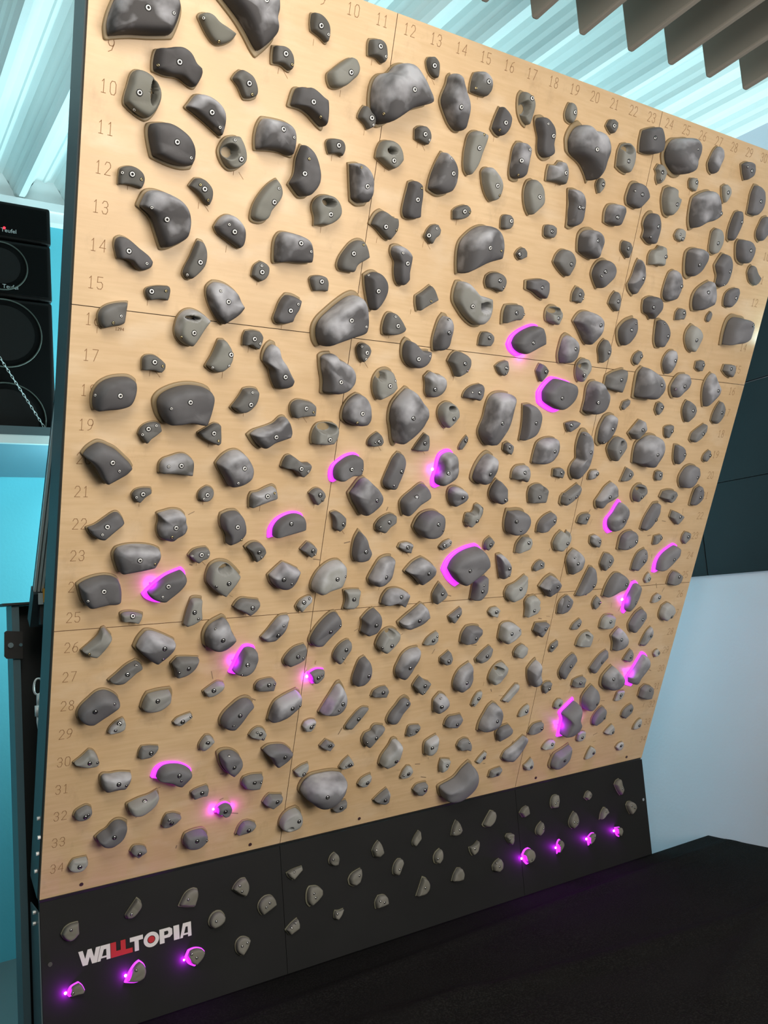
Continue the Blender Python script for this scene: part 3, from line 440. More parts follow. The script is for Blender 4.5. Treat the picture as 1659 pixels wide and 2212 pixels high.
D 1 0|70|345,1857|-95,3 -76,37 -40,69 20,65 75,52 92,25 86,-17 40,-62 15,-72 -37,-60 -81,-39|-17,-4||climbing_hold|leaf-shaped hold outlined in magenta light, row seventeen, column twenty-one
D 0 1|80|555,1861|-47,-66 -44,-15 -47,45 -34,67 -6,74 14,51 40,30 53,1 51,-40 32,-67 -12,-79|-30,-13 -73,35||climbing_hold|dark grey bulging boot-shaped hold level with row seventeen, under column twenty-three
M 0 0|21|754,1842|-20,-14 -14,13 22,26 22,2 -9,-27|||climbing_hold|mid grey tiny slanting hold level with row seventeen, under column twenty-five
M 0 0|22|972,1841|-23,-11 -20,22 1,29 25,12 17,-16 -1,-36|4,4||climbing_hold|mid grey small hold level with row seventeen, under column twenty-seven
M 0 0|38|1161,1843|-34,3 -29,31 -19,48 24,28 41,8 30,-27 5,-59 -18,-34|5,3||climbing_hold|mid grey four-sided hold level with row seventeen, under column twenty-nine
M 0 0|36|1375,1840|-30,-38 -28,-3 -12,39 3,60 29,34 34,0 10,-38 -7,-52|-5,8||climbing_hold|mid grey slanting oval hold level with row seventeen, under column thirty-one
M 0 0|35|-1271,1837|-38,-21 -39,16 -30,26 -5,29 15,19 32,6 32,-10 22,-24 11,-23 -2,-19|-9,10 17,0||climbing_hold|mid grey small loaf-shaped hold level with row seventeen, under column five
D 0 0|69|-1387,1745|-63,-16 -59,4 -44,28 -20,45 16,55 46,55 65,44 68,22 62,-11 51,-31 19,-45 -24,-52 -55,-57 -61,-41|4,2 -56,-7||climbing_hold|dark grey broad smooth half-dome hold level with row eighteen, under column four
D 0 0|90|-1179,1723|-90,11 -79,32 -51,52 -3,69 43,71 81,60 93,44 93,6 78,-59 64,-59 13,-53 -23,-61 -55,-64 -76,-38 -88,-9|-3,22 -57,-1||climbing_hold|dark grey broad saddle-bottomed slab hold level with row eighteen, under column six
M 0 0|36|-1271,1633|-34,-8 -28,11 -13,25 15,33 31,30 39,7 17,-12 3,-23 -7,-39 -21,-25|-10,13 13,24 -26,-5||climbing_hold|mid grey arched tab-shaped hold level with row nineteen, under column five
M 0 0|39|-1076,1634|-42,4 -18,20 11,38 29,35 34,-28 26,-36 -2,-26 -37,-6|2,8 17,-14||climbing_hold|mid grey three-cornered hold level with row nineteen, under column seven
D 0 0|70|-1383,1543|-85,17 -70,39 -40,60 -21,57 -5,50 15,41 48,13 65,-3 74,-19 57,-39 32,-56 -5,-79 -20,-61 -46,-19|-7,6 16,-20||climbing_hold|dark grey big slanting wedge hold level with row twenty, under column four
M 0 1|51|-1175,1534|-58,-30 -57,3 -48,16 -25,26 9,37 26,35 50,17 53,-8 52,-36 20,-33 -22,-29|-1,6 -38,1||climbing_hold|mid grey loaf-shaped hold level with row twenty, under column six
M 0 0|30|-1279,1435|-30,1 -20,15 6,23 32,23 36,9 16,-6 -3,-29 -13,-25 -26,-12|0,6 -19,-4||climbing_hold|mid grey small tapering hold level with row twenty-one, under column five
M 0 0|30|-1069,1436|-28,-6 -23,13 0,30 16,26 27,13 26,-5 11,-24 -6,-27 -24,-19|-3,3 -28,13 -14,-9||climbing_hold|mid grey small round hold level with row twenty-one, under column seven
G 0 0|50|-1070,1877|-48,-32 -29,6 -12,57 7,58 30,29 36,6 27,-25 6,-48 -17,-51|18,15 15,-19 -32,-30||foothold|pale grey curled quarter-moon foothold level with row seventeen, under column seven
M 0 0|38|-968,1940|-34,-22 -35,12 -29,28 -5,33 22,30 33,14 27,-21 23,-30 7,-26 -9,-18|-7,6 15,-7||climbing_hold|mid grey small notched helmet hold level with row sixteen, under column eight
D 0 1|63|-878,1867|-54,15 -54,40 -42,69 -29,80 -14,76 0,43 25,14 48,-24 65,-47 60,-64 35,-75 3,-75 -17,-41 -27,-10|8,-26 -48,45||climbing_hold|dark grey tall slanting bone-shaped hold level with row seventeen, under column nine
D 0 1|75|-669,1867|-64,48 -54,58 -21,65 -12,51 23,41 55,26 75,-1 75,-36 51,-65 7,-81 -37,-78 -41,-38 -56,9|-3,-26 -72,37||climbing_hold|dark grey horned bell-shaped hold level with row seventeen, under column eleven
M 0 0|35|-567,1944|-24,9 -17,25 -3,29 15,24 29,7 26,-12 5,-42 -11,-29 -20,-11|5,-3 -17,16 4,-24||climbing_hold|mid grey small pointed shield hold level with row sixteen, under column twelve
G 0 0|50|-467,1848|-44,-5 -40,18 -24,41 6,51 26,44 41,17 52,-13 33,-39 -17,-69 -33,-47|3,-8 24,10|-25,20,11,16|pocket_hold|pale grey thumb-hole pocket hold level with row seventeen, under column thirteen
M 0 0|48|-969,1752|-52,-30 -36,-7 -22,16 -13,36 12,42 33,40 41,30 36,-6 24,-25 1,-46 -23,-49|2,-10 2,29||climbing_hold|mid grey slanting tab-shaped hold level with row eighteen, under column eight
M 0 0|45|-769,1734|-43,4 -39,19 -22,31 12,30 35,25 49,14 51,-21 25,-23 -5,-28 -27,-34 -38,-18|1,7 29,-4||climbing_hold|mid grey small loaf-shaped hold level with row eighteen, under column ten
D 0 1|64|-867,1652|-87,-14 -69,2 -33,16 2,32 26,55 41,57 56,39 70,3 67,-14 30,-28 -6,-42 -36,-63 -61,-45|-7,-7 23,49||climbing_hold|dark grey arched bone-shaped hold level with row nineteen, under column nine
D 0 1|68|-565,1737|-51,-21 -48,14 -29,47 -2,66 20,60 40,38 49,9 49,-30 38,-49 7,-53 -26,-46 -48,-32|-2,3 -17,-29||climbing_hold|dark grey rounded egg-shaped hold level with row eighteen, under column twelve
G 0 0|55|-674,1655|-47,-18 -43,13 -30,33 -1,41 32,41 48,20 48,-11 35,-37 -2,-42 -42,-40|5,-13 -52,-1|-4,23,30,16|pocket_hold|pale grey scooped jug hold level with row nineteen, under column eleven
M 0 0|30|-464,1638|-29,-4 -20,13 6,33 23,21 35,-3 28,-19 -16,-24 -27,-16|7,-1 -8,-4||climbing_hold|mid grey tiny three-cornered hold level with row nineteen, under column thirteen
D 0 1|70|-985,1527|-66,15 -48,40 -21,59 3,63 29,50 54,20 63,-3 60,-33 35,-54 4,-64 -14,-65 -38,-29 -60,2|13,12 -4,-36||climbing_hold|dark grey round-backed slab hold level with row twenty, under column eight
M 0 0|45|-761,1540|-58,-7 -53,16 -43,34 -28,38 -8,27 20,11 47,11 55,2 49,-18 28,-41 16,-39 -1,-22 -24,-12|3,-3 31,-12||climbing_hold|mid grey hourglass-shaped hold level with row twenty, under column ten
D 1 0|64|-574,1534|-55,-13 -50,7 -26,31 2,49 39,56 56,48 62,21 56,-15 36,-23 6,-25 -33,-53 -44,-50 -52,-35|1,9 41,9||climbing_hold|curved bean-shaped hold ringed in magenta light, row twenty, column twelve
M 0 1|46|-870,1438|-47,-50 -50,-7 -44,8 -18,13 7,26 33,36 45,29 57,-5 22,-18 -7,-31|0,3 24,14||climbing_hold|mid grey tilted loaf-shaped hold level with row twenty-one, under column nine
M 0 0|34|-662,1435|-37,9 -17,26 2,27 21,15 28,0 19,-16 -1,-37 -15,-23|-3,7 9,-12||climbing_hold|mid grey small pointed shield hold level with row twenty-one, under column eleven
D 0 1|77|-480,1438|-65,7 -51,28 -27,62 -8,71 13,55 46,30 66,0 62,-29 36,-60 -2,-82 -19,-61 -52,-20|20,-2||climbing_hold|dark grey big fan-shaped hold level with row twenty-one, under column thirteen
D 0 0|61|-363,1957|-51,3 -51,34 -40,52 -23,47 4,26 25,17 66,19 67,-5 53,-35 27,-52 -1,-53 -31,-37 -46,-16|-9,-15 38,-1||climbing_hold|dark grey boomerang-shaped hold level with row sixteen, under column fourteen
M 0 0|50|-161,1943|-48,1 -36,27 -18,41 14,36 38,22 43,-6 32,-32 -5,-56 -20,-32|1,0 21,-26||climbing_hold|mid grey folded pentagonal hold level with row sixteen, under column sixteen
M 0 0|30|50,1938|-35,5 -19,20 13,32 22,9 22,-14 11,-31 -13,-21|4,4 8,-16||climbing_hold|mid grey tiny bean with a pointed end hold level with row sixteen, under column eighteen
D 0 0|30|248,1941|-27,2 -15,33 0,30 27,11 23,-12 3,-42 -12,-22|7,3||climbing_hold|dark grey tiny four-cornered hold level with row sixteen, under column twenty
M 0 1|50|-257,1859|-43,21 -25,42 -13,41 -4,35 24,34 44,21 49,-7 34,-38 8,-53 -15,-52 -27,-37 -33,-6|-12,-18||climbing_hold|mid grey bell-shaped with a hooked corner hold level with row seventeen, under column fifteen
D 0 0|44|-70,1836|-42,-16 -35,5 -10,26 29,38 38,25 38,-5 25,-29 -4,-23 -40,-21|8,6 -23,5||climbing_hold|dark grey tapering helmet-shaped hold level with row seventeen, under column seventeen
D 0 1|100|-362,1739|-63,-20 -60,35 -41,66 -9,102 6,96 43,61 67,41 75,10 61,-25 21,-76 -19,-121 -31,-111 -50,-57|-17,2 -65,63||climbing_hold|dark grey tall smooth kite-shaped hold level with row eighteen, under column fourteen
G 0 0|50|-172,1750|-42,9 -37,30 -14,47 15,45 39,23 49,-3 30,-33 6,-57 -11,-45 -35,-15|7,-10 -47,11|-3,25,16,9|pocket_hold|pale grey acorn-shaped pocket hold level with row eighteen, under column sixteen
D 0 1|90|40,1744|-51,-42 -39,2 -36,49 -28,84 -12,100 23,109 64,107 63,60 54,-23 30,-84 17,-106 -5,-107 -32,-86 -48,-63|-7,-2||climbing_hold|dark grey tall oblong hold level with row eighteen, under column eighteen
D 0 0|55|232,1751|-28,-90 -29,-28 -36,20 -45,60 -10,64 8,57 37,31 45,5 36,-50 21,-70|1,-6 -34,-48||climbing_hold|dark grey upright half-moon hold level with row eighteen, under column twenty
D 0 0|30|467,1739|-37,6 -18,13 16,19 43,15 31,-5 -10,-32 -25,-16|-17,4||climbing_hold|dark grey tiny three-cornered hold level with row eighteen, under column twenty-two
D 0 1|60|349,1635|-58,-62 -57,-16 -50,26 -29,42 15,53 44,51 55,25 54,-13 35,-43 -9,-62|5,2||climbing_hold|dark grey rounded square hold level with row nineteen, under column twenty-one
M 0 0|35|-259,1634|-37,-25 -23,1 4,41 16,37 26,0 22,-26 -9,-28|-4,6||climbing_hold|mid grey small three-cornered hold level with row nineteen, under column fifteen
M 0 0|18|-69,1642|-18,-18 -9,8 11,34 18,25 14,4 -3,-27 -14,-26|4,12||climbing_hold|mid grey tiny flake-shaped hold level with row nineteen, under column seventeen
M 0 0|30|153,1632|-23,-8 -25,18 -6,28 20,15 24,-7 17,-28 -8,-18|-6,7||climbing_hold|mid grey small rough-edged hold level with row nineteen, under column nineteen
D 1 1|65|-143,1544|-45,-46 -38,-7 -37,34 -29,56 -7,70 17,73 35,61 49,21 54,-9 44,-40 17,-62 -22,-80 -38,-71|-15,-6 -27,55||climbing_hold|bean-shaped hold with a bright magenta light at its left, row twenty, column sixteen
D 0 1|70|43,1548|-48,-40 -43,-1 -27,36 -6,63 13,72 45,57 47,14 40,-26 23,-58 -4,-67 -40,-52|-3,-9 -7,54||climbing_hold|dark grey lumpy oval hold level with row twenty, under column eighteen
D 0 0|56|138,1446|-37,4 -32,31 -11,65 31,32 32,-12 37,-25 16,-43 -8,-36 -29,-17|10,-12 -32,50||climbing_hold|dark grey upright drop-shaped hold level with row twenty-one, under column nineteen
M 0 1|49|238,1530|-37,-23 -39,13 -24,33 24,41 39,18 35,-35 10,-27 -9,-20|-6,13||climbing_hold|mid grey rounded boulder hold level with row twenty, under column twenty
M 0 0|28|450,1534|-28,-14 -31,20 13,25 30,10 22,-24 -5,-17|4,8 -30,5||climbing_hold|mid grey tiny notched hold level with row twenty, under column twenty-two
D 0 1|51|-61,1444|-42,5 -38,24 -20,33 10,29 38,15 50,-4 42,-22 -9,-52 -31,-29|4,-4||climbing_hold|dark grey upturned shell-shaped hold level with row twenty-one, under column seventeen
D 0 0|60|-260,1431|-56,-19 -46,-2 -12,27 26,56 39,56 64,27 67,13 5,-36 -35,-78 -51,-44|-17,13||climbing_hold|dark grey slanting plank-shaped hold level with row twenty-one, under column fifteen
D 0 0|47|-370,1526|-36,-41 -33,-25 -20,17 -7,54 10,76 28,72 41,51 35,-2 12,-71 -2,-71 -28,-60|14,10 -8,-43||climbing_hold|dark grey upright plank-shaped hold level with row twenty, under column fourteen
M 0 0|45|353,1453|-47,-6 -44,22 -20,36 13,37 42,19 47,-16 41,-44 -33,-47|-10,-12 -51,2|13,23,11,11|pocket_hold|mid grey round-topped notched hold level with row twenty-one, under column twenty-one
M 0 0|35|548,1443|-41,-44 -47,4 -17,16 29,53 48,36 47,11 11,-26 -30,-50|-26,-11||climbing_hold|mid grey slanting block hold level with row twenty-one, under column twenty-three
M 0 0|40|39,1362|-36,-35 -36,-3 -24,5 5,5 6,40 23,43 33,31 30,-5 11,-34 -13,-48|14,29||climbing_hold|mid grey hook-shaped hold level with row twenty-two, under column eighteen
D 0 1|60|546,1624|-38,-74 -30,-44 -11,-23 -26,27 -24,78 -14,105 7,107 32,87 52,34 51,-14 35,-64 -7,-120 -27,-101|17,15 -12,85||climbing_hold|dark grey long crescent hold level with row nineteen, under column twenty-three
D 0 1|43|666,1730|-41,-28 -39,15 -19,61 16,74 42,67 45,27 32,-23 10,-59 -13,-75 -34,-60|14,9 -14,-51||climbing_hold|dark grey bulging slanting oval hold level with row eighteen, under column twenty-four
M 0 1|50|860,1743|-49,-23 -29,4 3,43 24,39 40,7 24,-18 -14,-52|-11,3||climbing_hold|mid grey slanting folded block hold level with row eighteen, under column twenty-six
M 0 0|26|1064,1743|-28,13 -16,22 22,29 25,-1 9,-37 -12,-26|10,1||climbing_hold|mid grey small pointed hold level with row eighteen, under column twenty-eight
M 0 0|40|1265,1739|-38,-32 -34,0 -3,25 40,52 44,21 12,-20 -20,-45|10,4 -46,-18||climbing_hold|mid grey long slanting hold level with row eighteen, under column thirty
M 0 0|50|751,1657|-46,-10 -40,19 -17,44 12,48 40,30 49,6 26,-31 1,-65 -24,-42|-5,-12 -57,7|4,24,12,9|pocket_hold|mid grey rounded pocketed kite-shaped hold level with row nineteen, under column twenty-five
D 0 1|81|946,1646|-68,-57 -77,7 -72,37 -38,66 13,82 50,74 67,46 69,1 53,-52 44,-74 6,-73 -47,-57|-8,1 -118,-11||climbing_hold|dark grey big rounded shield-shaped hold level with row nineteen, under column twenty-seven
D 0 0|36|1169,1640|-31,8 -36,46 -4,45 27,26 36,-5 23,-33 2,-55 -18,-32|15,3||climbing_hold|dark grey upright tooth-shaped hold level with row nineteen, under column twenty-nine
M 0 0|25|1373,1631|-19,-10 -14,12 15,38 27,7 4,-28 -13,-20|9,11||climbing_hold|mid grey tiny leaf-shaped hold level with row nineteen, under column thirty-one
D 0 0|51|1273,1539|-53,-28 -55,-2 -30,43 12,58 46,51 63,15 46,-19 3,-60 -32,-58|24,1||climbing_hold|dark grey smooth oval hold level with row twenty, under column thirty
M 0 1|28|655,1535|-23,-27 -22,2 -13,18 22,22 24,3 11,-18|7,5||climbing_hold|mid grey tiny chalky hold level with row twenty, under column twenty-four
M 0 0|30|863,1530|-31,-27 -24,-4 -11,42 23,26 36,8 15,-17 -9,-28|2,9 -31,-9||climbing_hold|mid grey small quarter-moon hold level with row twenty, under column twenty-six
M 0 0|24|1071,1536|-20,-12 -22,19 -2,25 19,22 21,-6 13,-24 -9,-25|0,5||climbing_hold|mid grey tiny square hold level with row twenty, under column twenty-eight
M 0 0|45|540,1442|-45,-38 -45,-5 -15,17 34,52 46,39 45,10 10,-23 -29,-51|9,1 -27,-8||climbing_hold|mid grey leaning brick hold level with row twenty-one, under column twenty-three
D 0 1|50|753,1437|-51,-24 -31,8 -7,45 25,69 49,51 63,12 24,-17 -4,-34 -27,-62 -42,-48|-8,7||climbing_hold|dark grey slanting plank-shaped hold level with row twenty-one, under column twenty-five
M 0 0|45|958,1458|-35,-9 -30,17 -9,38 19,42 36,21 40,2 14,-28 -9,-50 -26,-33|-4,-15|-6,15,17,12|pocket_hold|mid grey rounded pocket hold level with row twenty-one, under column twenty-seven
M 0 0|45|1170,1444|-55,-10 -45,22 -6,30 36,27 51,9 34,-19 8,-37 -24,-23|-8,-1 -46,12||climbing_hold|mid grey low oval hold level with row twenty-one, under column twenty-nine
D 0 0|31|1376,1436|-33,-44 -32,0 -24,44 8,61 33,33 38,-10 16,-37 -5,-47|3,3 -6,37||climbing_hold|dark grey upright slab hold level with row twenty-one, under column thirty-one
M 0 0|28|653,1334|-33,-17 -27,13 -9,25 31,30 27,-1 18,-26 -7,-25|8,7||climbing_hold|mid grey tiny chalky fan-shaped hold level with row twenty-two, under column twenty-four
D 1 1|60|845,1339|-49,-34 -50,-9 -25,24 -10,56 8,84 26,72 47,40 53,5 39,-38 14,-67 -14,-76 -37,-57|11,-1 -24,-48||climbing_hold|round shell-shaped hold with a magenta-lit left edge, row twenty-two, column twenty-six
D 0 0|37|1083,1340|-46,-61 -39,-13 -20,31 5,70 40,75 43,34 31,-10 7,-55 -21,-72|16,-9||climbing_hold|dark grey slanting egg-shaped hold level with row twenty-two, under column twenty-eight
M 0 0|30|1262,1337|-41,0 -36,35 10,24 59,4 20,-41 -12,-21|11,5||climbing_hold|mid grey small three-cornered hold level with row twenty-two, under column thirty
M 0 1|30|760,1228|-32,-5 -36,27 -7,33 27,14 32,-12 24,-33 -8,-24|9,5||climbing_hold|mid grey small twisted hold level with row twenty-three, under column twenty-five
D 0 0|50|960,1232|-47,-49 -46,17 -23,38 25,47 45,29 44,-2 20,-31 -18,-49|21,3 -15,-19||climbing_hold|dark grey twisted loaf-shaped hold level with row twenty-three, under column twenty-seven
M 0 0|24|1171,1228|-22,-27 -23,18 20,25 26,4 0,-20|12,9||climbing_hold|mid grey tiny rectangular hold level with row twenty-three, under column twenty-nine
M 0 0|24|1375,1235|-23,-18 -23,10 -11,29 26,22 31,-3 -1,-39|2,4||climbing_hold|mid grey small three-cornered hold level with row twenty-three, under column thirty-one
D 1 0|51|1261,1131|-63,-71 -66,-22 -49,17 3,56 42,73 71,62 75,26 40,-15 -8,-52 -45,-73|14,6||climbing_hold|slanting bean-shaped hold with a magenta-lit upper left edge, row twenty-four, column thirty
D 0 0|36|1081,1127|-41,-49 -38,-2 -18,43 22,63 35,32 36,6 14,-34 -10,-58|5,4 3,42||climbing_hold|dark grey slanting slab hold level with row twenty-four, under column twenty-eight
M 0 1|50|653,1143|-47,5 -40,35 -18,58 15,45 45,17 49,-13 38,-44 -12,-69 -31,-34|-13,0 -31,25||climbing_hold|mid grey shield-shaped hold level with row twenty-four, under column twenty-four
M 0 0|35|857,1137|-33,-18 -28,13 -18,38 20,31 38,10 26,-22 -6,-53|3,2 4,-24||climbing_hold|mid grey small pentagonal hold level with row twenty-four, under column twenty-six
D 0 0|50|-1380,1339|-59,-8 -36,0 -5,23 24,43 36,42 51,23 55,13 21,-17 -11,-48 -26,-44 -49,-27|-4,4 -18,-19||climbing_hold|dark grey slanting tab-shaped hold level with row twenty-two, under column four
D 0 1|61|-1175,1338|-51,39 -31,45 -4,52 28,48 44,33 46,15 53,-6 45,-28 17,-45 2,-58 -17,-55 -38,-42 -48,-14 -45,15|-2,4 -11,-27||climbing_hold|dark grey clam hold level with row twenty-two, under column six
D 0 1|71|-1282,1232|-73,13 -64,33 -35,42 5,44 53,37 78,26 82,8 66,-33 25,-41 -26,-50 -51,-54 -63,-26|-3,10 47,-6||climbing_hold|dark grey broad loaf-shaped hold level with row twenty-three, under column five
D 0 0|70|-1378,1128|-78,22 -59,35 -8,50 25,48 48,36 56,14 59,-35 52,-41 12,-43 -47,-51 -60,-35|-7,14 -53,-12||climbing_hold|dark grey broad smooth slab hold level with row twenty-four, under column four
D 1 0|60|-1176,1129|-74,-26 -46,4 -6,37 49,60 62,48 67,32 54,7 -10,-62 -32,-58 -64,-41|-5,14 -20,-21||climbing_hold|slanting wedge hold ringed in magenta light, row twenty-four, column six
M 0 0|36|-1068,1231|-42,-1 -28,17 -11,24 20,27 32,15 31,-4 24,-12 7,-16 -9,-29 -25,-20|-5,8 20,6 -33,2||climbing_hold|mid grey small tapering tab-shaped hold level with row twenty-three, under column seven
G 0 0|40|-1072,1031|-31,-47 -25,-2 -12,50 -1,54 28,50 28,17 35,-25 2,-45 -24,-53|-6,8 9,-15||foothold|pale grey upright plank-shaped foothold level with row twenty-five, under column seven
G 0 0|30|-1274,1027|-41,14 -31,20 14,17 37,9 35,-6 26,-26 -5,-15 -35,-12|-5,11 -35,13||foothold|pale grey small bar-shaped foothold level with row twenty-five, under column five
G 0 0|46|-1376,947|-53,-24 -25,2 -2,26 8,50 18,53 43,22 31,-2 11,-33 -6,-50 -26,-44|-33,-2 -32,-24||foothold|pale grey slanting gouged tab-shaped foothold level with row twenty-six, under column four
D 0 1|70|-1200,923|-65,-2 -53,30 -32,56 -15,56 25,40 76,12 72,-5 44,-41 10,-70 -13,-54 -49,-20|19,13 20,-28||climbing_hold|dark grey big six-sided hold level with row twenty-six, under column six
M 0 0|45|-1280,833|-58,-25 -33,-3 -1,26 30,42 45,33 56,18 25,-1 -4,-22 -18,-33 -41,-35|-4,7 24,33||climbing_hold|mid grey slanting plank-shaped hold level with row twenty-seven, under column five
M 0 0|45|-1089,836|-44,11 -24,33 9,31 57,24 46,-7 16,-35 -26,-43 -33,-14|10,1 -22,-10||climbing_hold|mid grey pentagonal hold level with row twenty-seven, under column seven
D 0 0|60|-973,1335|-43,23 -40,39 -14,50 14,51 33,33 46,-2 47,-28 26,-55 -13,-71 -18,-36 -38,-5|3,5 24,-41||climbing_hold|dark grey upright slab hold level with row twenty-two, under column eight
D 1 0|60|-765,1331|-66,-51 -67,-16 -50,15 -13,38 25,45 53,37 64,14 68,-14 15,-28 -31,-40|-9,16 -65,-16||climbing_hold|loaf-shaped hold with a magenta glowing rim, row twenty-two, column ten
M 0 0|35|-569,1344|-33,29 -15,35 11,25 30,10 29,-22 10,-44 -13,-31 -19,-2|12,-8||climbing_hold|mid grey small twisted hold level with row twenty-two, under column twelve
M 0 0|40|-367,1332|-42,-9 -26,15 20,37 40,31 41,9 14,-13 -10,-41 -36,-30|2,9 -32,-10||climbing_hold|mid grey small tapering hold level with row twenty-two, under column fourteen
D 0 0|55|-461,1237|-31,2 -27,43 -13,73 6,54 24,19 41,-12 33,-44 11,-53 -17,-52 -28,-30|4,-2||climbing_hold|dark grey upright drop-shaped hold level with row twenty-three, under column thirteen
M 0 0|40|-871,1239|-45,15 -22,32 4,32 27,15 35,-4 21,-27 -3,-45 -17,-18|0,3 12,-16||climbing_hold|mid grey folded tapering hold level with row twenty-three, under column nine
M 0 0|33|-665,1236|-39,2 -14,31 4,25 26,7 25,-13 7,-31 -10,-19|1,3 -29,14 13,-12||climbing_hold|mid grey small square hold level with row twenty-three, under column eleven
D 0 1|63|-759,1140|-59,7 -34,32 -7,57 25,44 61,27 45,-15 26,-40 7,-48 -19,-43 -45,-22|-19,8 12,-8||climbing_hold|dark grey pentagonal hold level with row twenty-four, under column ten
G 0 1|70|-581,1134|-62,-34 -49,9 -26,38 11,60 41,62 62,45 65,14 48,-31 6,-45 -39,-65 -57,-53|10,8 45,14||foothold|pale grey clam-shaped chalky foothold level with row twenty-four, under column twelve
D 0 1|65|-355,1141|-50,-29 -28,21 -9,52 21,64 43,64 40,15 32,-27 9,-54 -18,-58 -40,-48|-4,-5||climbing_hold|dark grey tall whitened hold level with row twenty-four, under column fourteen
G 0 0|60|-987,1152|-54,-15 -54,15 -44,45 -19,59 15,56 46,35 71,9 54,-22 18,-76 -1,-65 -32,-42|9,-8 -33,-17|-2,37,22,12|pocket_hold|pale grey big padlock-shaped pocket hold level with row twenty-four, under column eight
M 0 0|44|-881,1043|-52,-5 -39,16 -21,26 8,22 45,16 47,3 30,-21 8,-39 -25,-18|7,0 -43,16||climbing_hold|mid grey sloping loaf-shaped hold level with row twenty-five, under column nine
G 0 1|30|-660,1030|-31,-11 -19,11 15,29 31,29 32,12 7,-11 -12,-36 -23,-24|-7,11 14,23 -27,-6||foothold|pale grey small tapering chalky foothold level with row twenty-five, under column eleven
G 0 0|35|-462,1034|-39,39 -10,42 32,40 30,-1 32,-27 12,-45 -31,-42 -26,-5|-2,8||foothold|pale grey small concave-sided foothold level with row twenty-five, under column thirteen
D 0 1|70|-973,942|-58,5 -43,42 6,70 19,62 34,29 62,-15 42,-38 12,-58 -22,-57 -51,-39|-8,3 -29,36||climbing_hold|dark grey round-bottomed pointed hold level with row twenty-six, under column eight
D 0 1|46|-762,942|-51,-31 -27,-2 -8,25 15,50 48,53 43,16 23,-19 -4,-46 -37,-46|0,-12 16,24||climbing_hold|dark grey slanting wing-shaped hold level with row twenty-six, under column ten
D 0 0|52|-562,925|-55,-37 -41,-2 -13,36 25,67 40,69 58,48 65,24 29,-17 -15,-69 -41,-66 -53,-52|9,2 46,24||climbing_hold|dark grey big slanting smooth hold level with row twenty-six, under column twelve
D 0 0|58|-366,938|-39,14 -12,45 10,57 26,41 36,9 36,-16 24,-42 -13,-56 -35,-42 -32,-10|4,1 -17,55||climbing_hold|dark grey upright knobbly hold level with row twenty-six, under column fourteen
D 1 0|62|-868,834|-51,-49 -36,-13 -23,24 -7,51 11,54 39,45 45,12 36,-18 8,-48 -22,-58|-5,1 -23,-33||climbing_hold|rounded hold with a broad magenta glow at its left, row twenty-seven, column nine
M 0 0|40|-669,825|-44,-11 -30,13 -3,36 38,46 45,27 41,-13 14,-28 -24,-41 -38,-30|1,10 24,2||climbing_hold|mid grey smooth tapering hold level with row twenty-seven, under column eleven
M 0 0|41|-470,829|-34,-13 -17,20 18,42 31,40 34,19 13,-22 -13,-55 -32,-31|3,12 -4,-21||climbing_hold|mid grey upright leaf-shaped hold level with row twenty-seven, under column thirteen
M 1 0|32|-565,729|-35,18 -2,32 33,27 32,-1 3,-30 -10,-31 -22,-14|0,5 15,13||climbing_hold|tiny triangular hold glowing bright magenta all around, row twenty-eight, column twelve
G 0 0|55|-275,858|-46,-21 -35,16 -9,42 23,46 46,35 49,11 20,-30 -11,-58 -36,-40|2,-13 -36,-20|-2,32,13,11|pocket_hold|pale grey rounded pocketed hold level with row twenty-seven, under column fifteen
D 0 0|57|-369,730|-33,-35 -26,15 -13,52 8,64 24,46 36,2 28,-32 3,-55 -27,-56|9,0||climbing_hold|dark grey upright tapering hold level with row twenty-eight, under column fourteen
D 0 1|50|-262,1030|-68,-25 -64,8 -44,36 -4,40 34,27 59,12 54,-12 42,-42 7,-26 -17,-18|-4,16 -77,11||climbing_hold|dark grey curved plank-shaped hold level with row twenty-five, under column fifteen
D 0 0|74|-174,1326|-68,-12 -55,23 -33,45 23,55 48,45 54,20 50,-28 29,-48 -12,-53 -36,-46|6,15 32,-8||climbing_hold|dark grey broad smooth hold level with row twenty-two, under column sixteen
G 0 0|45|37,1363|-35,-16 -30,4 -7,4 6,17 5,38 18,44 30,34 29,8 17,-29 -7,-58 -25,-49|3,-21||foothold|pale grey hook-shaped foothold level with row twenty-two, under column eighteen
D 0 0|70|260,1339|-53,-6 -51,45 -33,44 7,47 40,41 59,15 60,-17 31,-53 -22,-64 -39,-51|-34,5 -9,-31||climbing_hold|dark grey horned bell-shaped hold level with row twenty-two, under column twenty
D 0 0|50|438,1324|-42,-48 -42,-5 -18,26 24,46 38,34 37,5 16,-16 -13,-42|11,16||climbing_hold|dark grey slanting oval hold level with row twenty-two, under column twenty-two
M 0 0|30|146,1235|-21,-3 -16,16 6,33 28,15 18,-11 1,-30 -16,-20|-1,1||climbing_hold|mid grey small pointed hold level with row twenty-three, under column nineteen
M 0 1|28|-258,1233|-33,-2 -26,16 3,21 33,13 29,-29 -6,-19|1,4 -32,9||climbing_hold|mid grey tiny chalky hold level with row twenty-three, under column fifteen
M 0 1|25|-66,1240|-31,-13 -13,8 16,20 25,14 22,-2 -19,-27|-16,-3 11,10||climbing_hold|mid grey tiny chalky bar-shaped hold level with row twenty-three, under column seventeen
D 1 0|80|51,1151|-115,-20 -101,21 -59,59 34,86 60,70 89,35 102,3 72,-26 22,-61 -32,-98 -73,-69|-26,-4 -118,-16||climbing_hold|big smooth hold outlined in magenta light, row twenty-four, column eighteen
G 0 0|40|337,1229|-38,-41 -37,3 -12,37 28,36 39,12 26,-18 -7,-29|4,13 -40,-10||foothold|pale grey smooth quarter-moon foothold level with row twenty-three, under column twenty-one
